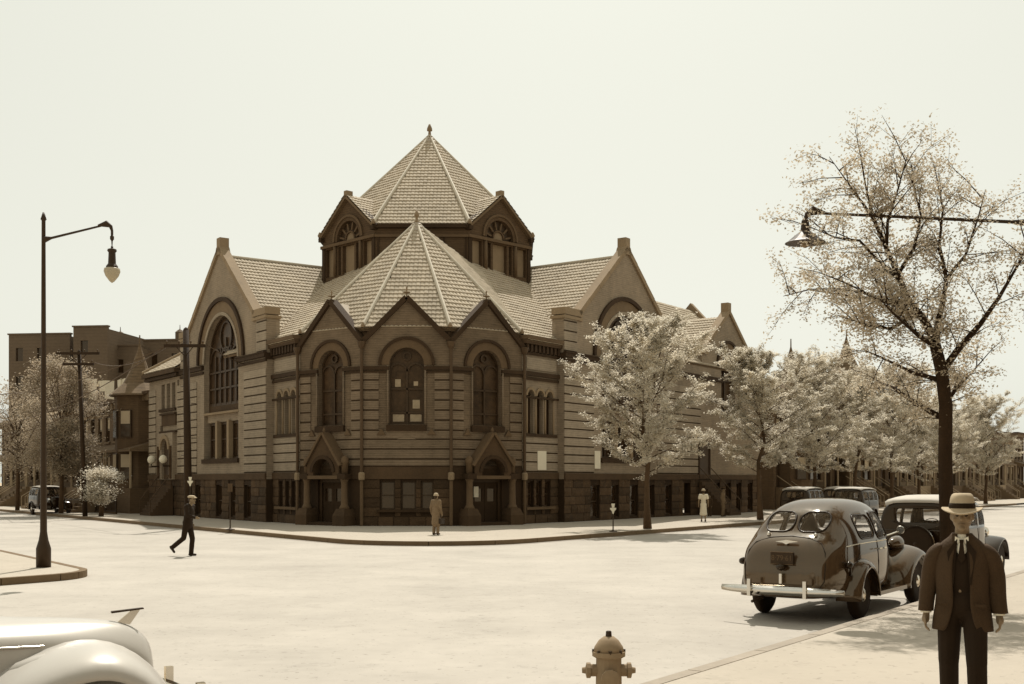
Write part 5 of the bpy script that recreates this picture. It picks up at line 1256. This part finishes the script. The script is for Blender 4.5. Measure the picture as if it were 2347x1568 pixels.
# ---------------------------------------------------------------- people
def caps(mb, a, b, r0, r1, n=10):
    a, b = Vector(a), Vector(b); d = (b - a); L = d.length; d = d.normalized() if L > 1e-6 else V(0, 0, 1)
    prof = [(r0 * sin(q), -r0 * cos(q)) for q in (pi * k / 10 for k in range(1, 6))] + [(r1 * cos(q), L + r1 * sin(q)) for q in (pi * k / 10 for k in range(0, 5))]
    mb.lathe(a, prof, n, ax=d)
def ell(mb, c, r, n=14, rot=None):
    base = len(mb.v); mb.lathe((0, 0, 0), [(sin(pi * k / 10), -cos(pi * k / 10)) for k in range(1, 10)], n)
    for i in range(base, len(mb.v)):
        p = mb.v[i]; p = Vector((p.x * r[0], p.y * r[1], p.z * r[2]))
        if rot: p = rot @ p
        mb.v[i] = p + Vector(c)
def blob(mb, vox, sm=3):
    o = bpy.data.objects.new('t', rawmesh(mb.v, mb.f)); COL.objects.link(o)
    md = o.modifiers.new('r', 'REMESH'); md.mode = 'VOXEL'; md.voxel_size = vox; md = o.modifiers.new('s', 'SMOOTH'); md.iterations = sm; md.factor = .5
    return realise(o)
def mid(a, b, k): return tuple(a[i] + (b[i] - a[i]) * k for i in range(3))
def person(label, loc, rz, sc=1.0, J=None, wear='suit', cloth='suit', legs='suit', hat='fedora', hatm='felt', vox=.02, bag=None, hairm='hair', face=True, fem=False, lean=0):
    root = thing('person', label, 'person', loc, rz); root.scale = (sc,) * 3
    j = dict(hl=(.09, 0, .92), hr=(-.09, 0, .92), kl=(.10, -.02, .50), kr=(-.10, -.02, .50), al=(.10, .02, .09), ar=(-.10, .02, .09), sl=(.185, 0, 1.43), sr=(-.185, 0, 1.43),
             el=(.245, .03, 1.14), er=(-.245, .03, 1.14), wl=(.25, -.06, .89), wr=(-.25, -.06, .89), ch=(0, 0, 1.25), nk=(0, .0, 1.48), hd=(0, -.015, 1.645), pv=(0, 0, .98))
    if J: j.update(J)
    B = MB(); h = j['hd']
    ell(B, h, (.076, .095, .115)); ell(B, (h[0], h[1] - .03, h[2] - .06), (.055, .06, .065)); caps(B, mid(j['nk'], j['ch'], .1), (h[0], h[1] + .02, h[2] - .06), .058, .052)
    caps(B, (h[0], h[1] - .092, h[2] + .015), (h[0], h[1] - .113, h[2] - .02), .009, .016, 8)                    # nose
    ell(B, (h[0], h[1] - .085, h[2] + .035), (.05, .015, .01)); ell(B, (h[0], h[1] - .088, h[2] - .098), (.025, .02, .02))
    for s in (-1, 1): ell(B, (h[0] + s * .078, h[1] + .01, h[2] - .005), (.012, .02, .032)); ell(B, (h[0] + s * .045, h[1] - .06, h[2] - .025), (.022, .025, .022))
    ell(B, j['ch'], (.15, .09, .2)); caps(B, j['ch'], j['pv'], .092, .095); caps(B, j['sl'], j['sr'], .055, .055)
    for a in 'lr':
        s = 1 if a == 'l' else -1
        caps(B, j['s' + a], j['e' + a], .045, .038); caps(B, j['e' + a], j['w' + a], .037, .026)
        caps(B, j['h' + a], j['k' + a], .08, .052); caps(B, j['k' + a], j['a' + a], .05, .035)
        wv, ev = Vector(j['w' + a]), Vector(j['e' + a]); d = (wv - ev).normalized(); sd_ = Vector((s, 0, 0)); fw = Vector((0, -1, 0)); fw = (fw - d * fw.dot(d)).normalized(); inn = d.cross(fw) * 1
        if inn.x * s > 0: inn = -inn
        pc = wv + d * .05; caps(B, wv, pc, .026, .03)
        for q, (o_, ln) in enumerate(((-.028, .07), (-.009, .078), (.010, .073), (.028, .058))):
            k0 = wv + d * .075 + fw * -o_; caps(B, wv + d * .04 + fw * -o_ * .8, k0, .014, .0095, 8)
            k1 = k0 + (d * .9 + inn * .25).normalized() * ln * .5; k2 = k1 + (d * .6 + inn * .8).normalized() * ln * .45
            caps(B, k0, k1, .0100, .0092, 8); caps(B, k1, k2, .0092, .008, 8)
        t0 = wv + d * .03 + fw * .024; t1 = t0 + (d * .7 + fw * .7).normalized() * .04; caps(B, t0, t1, .013, .0105, 8); caps(B, t1, t1 + (d * .95 + fw * .1 + inn * .3).normalized() * .032, .0105, .008, 8)
    part(blob(B, .0075 if vox < .015 else .012, 2), 'body', 'skin', root)
    if face:
        for s in (-1, 1):
            MB().lathe((h[0] + s * .032, h[1] - .088, h[2] + .008), [(.012, -.006), (.012, 0), (.006, .006)], 10, ax=(0, -1, 0)).build('eye', 'eye', root, world=False)
            MB().tube([(h[0] + s * .052, h[1] - .088, h[2] + .028), (h[0] + s * .032, h[1] - .1, h[2] + .034), (h[0] + s * .014, h[1] - .1, h[2] + .028)], .005, 5).build('eyebrow', 'hair', root, world=False)
        MB().tube([(h[0] - .027, h[1] - .088, h[2] - .061), (h[0], h[1] - .102, h[2] - .058), (h[0] + .027, h[1] - .088, h[2] - .061)], [.003, .006, .003], 6).build('mouth', 'lips', root, world=False)
    H_ = MB(); ell(H_, (h[0], h[1] + .022, h[2] + .02), (.083, .088, .108)); 
    if fem: ell(H_, (h[0], h[1] + .05, h[2] - .04), (.075, .06, .08))
    part(blob(H_, .01, 2), 'hair', hairm, root)
    # clothes
    C = MB(); ch, pv = j['ch'], j['pv']
    if wear == 'none': pass
    elif wear in ('suit', 'coat'):
        caps(C, j['sl'], j['sr'], .075, .075); ell(C, (ch[0], ch[1], ch[2] + .02), (.195, .125, .22)); ell(C, mid(ch, pv, .6), (.172, .125, .2)); 
        ell(C, (pv[0], pv[1], pv[2] - .04), (.185, .135, .2)); caps(C, (ch[0], ch[1] + .02, ch[2] + .2), (j['nk'][0], j['nk'][1] + .015, j['nk'][2]), .085, .066)
        if wear == 'coat': caps(C, (pv[0], pv[1], pv[2]), (pv[0], pv[1], .52), .16, .2); 
        for a in 'lr': caps(C, j['s' + a], j['e' + a], .074, .062); caps(C, j['e' + a], mid(j['e' + a], j['w' + a], .97), .06, .05)
        jk = blob(C, vox, 3); part(jk, 'coat' if wear == 'coat' else 'jacket', cloth, root)
    else:   # dress
        caps(C, j['sl'], j['sr'], .062, .062); ell(C, ch, (.155, .11, .2)); ell(C, mid(ch, pv, .6), (.135, .105, .2)); ell(C, (pv[0], pv[1], pv[2] - .06), (.175, .13, .16))
        n_ = 8
        for k in range(n_): z = .85 - k * .065; ell(C, (pv[0], pv[1], z), (.17 + .006 * k, .135 + .004 * k, .07))
        for a in 'lr': caps(C, j['s' + a], mid(j['s' + a], j['e' + a], .55), .07, .075)
        part(blob(C, vox, 3), 'dress', cloth, root)
        MB().lathe((pv[0], pv[1], pv[2] + .1), [(.152, -.015), (.155, 0), (.152, .015)], 16, cap=False).build('belt', cloth, root, world=False)
    if wear != 'dress':
        T_ = MB(); ell(T_, pv, (.165, .115, .14))
        for a in 'lr': caps(T_, j['h' + a], j['k' + a], .098, .078); caps(T_, j['k' + a], mid(j['k' + a], j['a' + a], .98), .076, .07)
        part(blob(T_, vox, 2), 'trousers', legs, root)
    for a in 'lr':
        an = Vector(j['a' + a]); kn = Vector(j['k' + a]); dd = (an - kn).normalized(); toe = Vector((0, -1, 0)); toe = (toe - dd * toe.dot(dd)).normalized() if abs(dd.z) < .9 else Vector((0, -1, 0))
        S_ = MB(); caps(S_, an + dd * .045 - toe * .04, an + dd * .05 + toe * .14, .042, .036); caps(S_, an, an + dd * .05, .045, .045); part(blob(S_, .012, 2), 'shoe', 'leather', root)
    if hat == 'fedora':
        hm = MB(); n = 26; v = []; z0 = h[2] + .055
        prof = [(.165, .0), (.15, -.012), (.118, -.006), (.1, .0), (.098, .03), (.094, .08), (.082, .115), (.05, .125), (.0, .105)]
        for r_, z in prof:
            for k in range(n):
                a = 2 * pi * k / n; tilt = .028 * max(0, -sin(a)) * (r_ > .11) * 1.2
                pinch = 1 - (.16 if z > .09 and -sin(a) > .4 else 0); v.append((h[0] + cos(a) * r_ * .92 * pinch, h[1] + sin(a) * r_ * 1.12 + .005, z0 + z - tilt + (.012 * abs(cos(a)) if r_ > .11 else 0)))
        f = [(i * n + k, i * n + (k + 1) % n, (i + 1) * n + (k + 1) % n, (i + 1) * n + k) for i in range(len(prof) - 1) for k in range(n)]
        me = solidify(subsurf(rawmesh(v, f), 1), .006, 0); hto = part(me, 'hat', hatm, root)
        MB().lathe((0, 0, 0), [(.105, .006), (.1055, .03), (.101, .045)], 28, cap=False).build('hat_band', 'suitblack', hto, world=False)
        bo = hto.children[0]; 
        for vv in bo.data.vertices: vv.co = Vector((h[0] + vv.co.x * .93, h[1] + vv.co.y * 1.13 + .005, z0 + vv.co.z))
    elif hat == 'cap':
        K = MB(); ell(K, (h[0], h[1] + .01, h[2] + .085), (.105, .12, .05)); ell(K, (h[0], h[1] - .1, h[2] + .06), (.07, .06, .014)); part(blob(K, .01, 1), 'cap', hatm, root)
    elif hat == 'cloche':
        K = MB(); ell(K, (h[0], h[1] + .015, h[2] + .06), (.098, .11, .085)); ell(K, (h[0], h[1] + .005, h[2] + .03), (.125, .14, .016)); part(blob(K, .01, 1), 'hat', hatm, root)
    if bag:
        wv = Vector(j['w' + bag]); bg_ = MB().box(LAT, wv.x - .05, wv.x + .05, wv.y - .14, wv.y + .14, wv.z - .42, wv.z - .2).build('handbag', 'leather')
        tag(bg_, 'dark handbag held by ' + label.split(',')[0][:40], 'handbag'); bg_.parent = None
        MB().tube([(wv.x, wv.y - .1, wv.z - .2), (wv.x, wv.y - .07, wv.z - .08), (wv.x, wv.y + .07, wv.z - .08), (wv.x, wv.y + .1, wv.z - .2)], .01, 5).build('bag_strap', 'leather', bg_, world=False)
        bg_.location = root.location; bg_.rotation_euler = root.rotation_euler; bg_.scale = root.scale
    return root, j
# man in the foreground, cut by the picture's right edge
def bodypart(st, gapside=True, thick=.012, sub=1, n=30, noise_=.008, closed=False):
    """garment shell: (z, rx, ry, gap half width, dx, dy) rings, open in front (-y) where gap > 0"""
    v, f = [], []
    for z, rx, ry, gp, dx, dy in st:
        a0 = math.asin(min(.9, gp / rx)) if not closed else 0
        for k in range(n + (0 if closed else 1)):
            a = a0 + (2 * pi - 2 * a0) * k / n; p = Vector((dx + rx * sin(a), dy - ry * cos(a), z)); q = noise.noise(Vector((p.x * 9, p.y * 9, p.z * 5))) * noise_ * 2.2
            v.append(p + Vector((sin(a), -cos(a), 0)) * q)
    m = n if closed else n + 1
    for i in range(len(st) - 1):
        for k in range(n): a, b = i * m + k, i * m + (k + 1) % m; f.append((a, b, b + m, a + m))
    return solidify(subsurf(rawmesh(v, f), sub), thick, 1)
p1, j1 = person('man in dark suit and pale felt hat with dark band, close at the right', (3.75, 9.45, .15), radians(-24), sc=1.07, wear='none', legs='suitblack', vox=.011,
    J=dict(sl=(.138, .01, 1.36), sr=(-.138, .01, 1.36), nk=(0, .01, 1.475), hl=(.09, 0, .92), kl=(.11, -.14, .52), al=(.12, -.08, .09), kr=(-.10, .05, .50), ar=(-.10, .2, .12), el=(.234, .05, 1.14), wl=(.265, -.005, .89), er=(-.234, .05, 1.14), wr=(-.262, .0, .88)))
vs = MB(); ell(vs, (0, -.0, 1.2), (.165, .108, .26)); ell(vs, (0, -.0, .98), (.155, .11, .15)); caps(vs, (-.12, .01, 1.38), (.12, .01, 1.38), .06, .06); part(blob(vs, .011, 2), 'waistcoat', 'suitblack', p1)
part(bodypart([(1.505, .066, .060, .03, 0, .015), (1.475, .085, .072, .035, 0, .015), (1.45, .118, .085, .04, 0, .012), (1.42, .155, .095, .045, 0, .01), (1.375, .182, .108, .05, 0, .01), (1.30, .192, .12, .06, 0, 0), (1.18, .19, .122, .062, 0, 0), (1.06, .182, .122, .058, 0, 0), (.95, .192, .13, .06, 0, 0), (.84, .208, .142, .085, 0, 0), (.76, .216, .15, .11, 0, .0)]), 'jacket', 'suitlight', p1)
for s in (-1, 1):
    st = []
    for z, r_, dx, dy in ((1.425, .035, .145, .01), (1.395, .064, .168, .012), (1.33, .069, .196, .02), (1.24, .063, .218, .035), (1.15, .058, .234, .05), (1.06, .055, .248, .035), (.97, .052, .258, .012), (.90, .050, .265, .0)):
        st.append((z, r_, r_ * 1.12, 0, s * dx, dy))
    part(bodypart(st, closed=True, n=18, noise_=.010, thick=.008), 'sleeve', 'suitlight', p1)
    MB().lathe((s * .265, -.002, .885), [(.041, 0), (.043, .02), (.04, .03)], 16, cap=False).build('shirt_cuff', 'shirt', p1, world=False)
    # lapels lie folded along the front opening
    MB().hexa([V(s * .058, -.131, 1.12), V(s * .072, -.128, 1.12), V(s * .072, -.120, 1.12), V(s * .058, -.121, 1.12), V(s * .030, -.085, 1.475), V(s * .105, -.108, 1.37), V(s * .105, -.098, 1.37), V(s * .030, -.070, 1.475)]).build('lapel', 'suitblack', p1, world=False)
    MB().box(LAT, min(s * .10, s * .175), max(s * .10, s * .175), -.152, -.140, .955, .975).build('pocket_flap', 'suitlight', p1, world=False)
    MB().prism(Fr((0, -.086), (1, 0), (0, -1)), [[(s * .008, 1.468), (s * .048, 1.49), (s * .050, 1.458), (s * .026, 1.432)]], -.012, .0).build('shirt_collar', 'shirt', p1, world=False)
sh = MB(); ell(sh, (0, -.035, 1.39), (.05, .065, .085)); caps(sh, (0, .005, 1.44), (0, .0, 1.475), .058, .056, 14); part(blob(sh, .008, 2), 'shirt', 'shirt', p1)
MB().prism(Fr((0, -.1), (1, 0), (0, -1)), [[(-.016, 1.465), (.016, 1.465), (.012, 1.435), (.026, 1.32), (0, 1.28), (-.026, 1.32), (-.012, 1.435)]], -.01, .012).build('necktie', 'suitblack', p1, world=False)
# man crossing the left street
person('man in dark suit and light cap striding across the left street', (-9.52, 33.3, 0), radians(78), sc=1.02, cloth='suitblack', legs='suitblack', hat='cap', hatm='felt', vox=.02,
    J=dict(kl=(.09, -.10, .50), al=(.09, -.06, .09), kr=(-.09, .08, .52), ar=(-.09, .42, .26), ch=(0, -.05, 1.25), sl=(.18, -.07, 1.42), sr=(-.18, -.05, 1.42), nk=(0, -.08, 1.47), hd=(0, -.13, 1.62), el=(.23, .1, 1.17), wl=(.24, .0, .94), er=(-.25, -.12, 1.18), wr=(-.22, -.34, 1.12)))
# woman on the church corner, seen from behind
person('woman in long brown coat and small hat walking on the church corner pavement', (-2.9, 43.3, .15), radians(150), sc=.90, wear='coat', cloth='coatcloth', legs='coatcloth', hat='cloche', hatm='felt', fem=True, bag='r', face=False)
person('woman in a white short sleeved dress and hat walking by the church wing', (9.67, 57.3, .15), radians(170), sc=.94, wear='dress', cloth='whitedress', hat='cloche', hatm='felt', fem=True, face=False)
person('man in brown suit standing by the church wing steps', (12.2, 65.6, .15), radians(60), sc=.95, cloth='coatcloth', legs='coatcloth', hat='fedora', hatm='suit', face=False)
person('small dark clothed child beside the man at the church wing steps', (11.5, 66.0, .15), radians(-40), sc=.70, cloth='suit', legs='suit', hat='none', face=False)
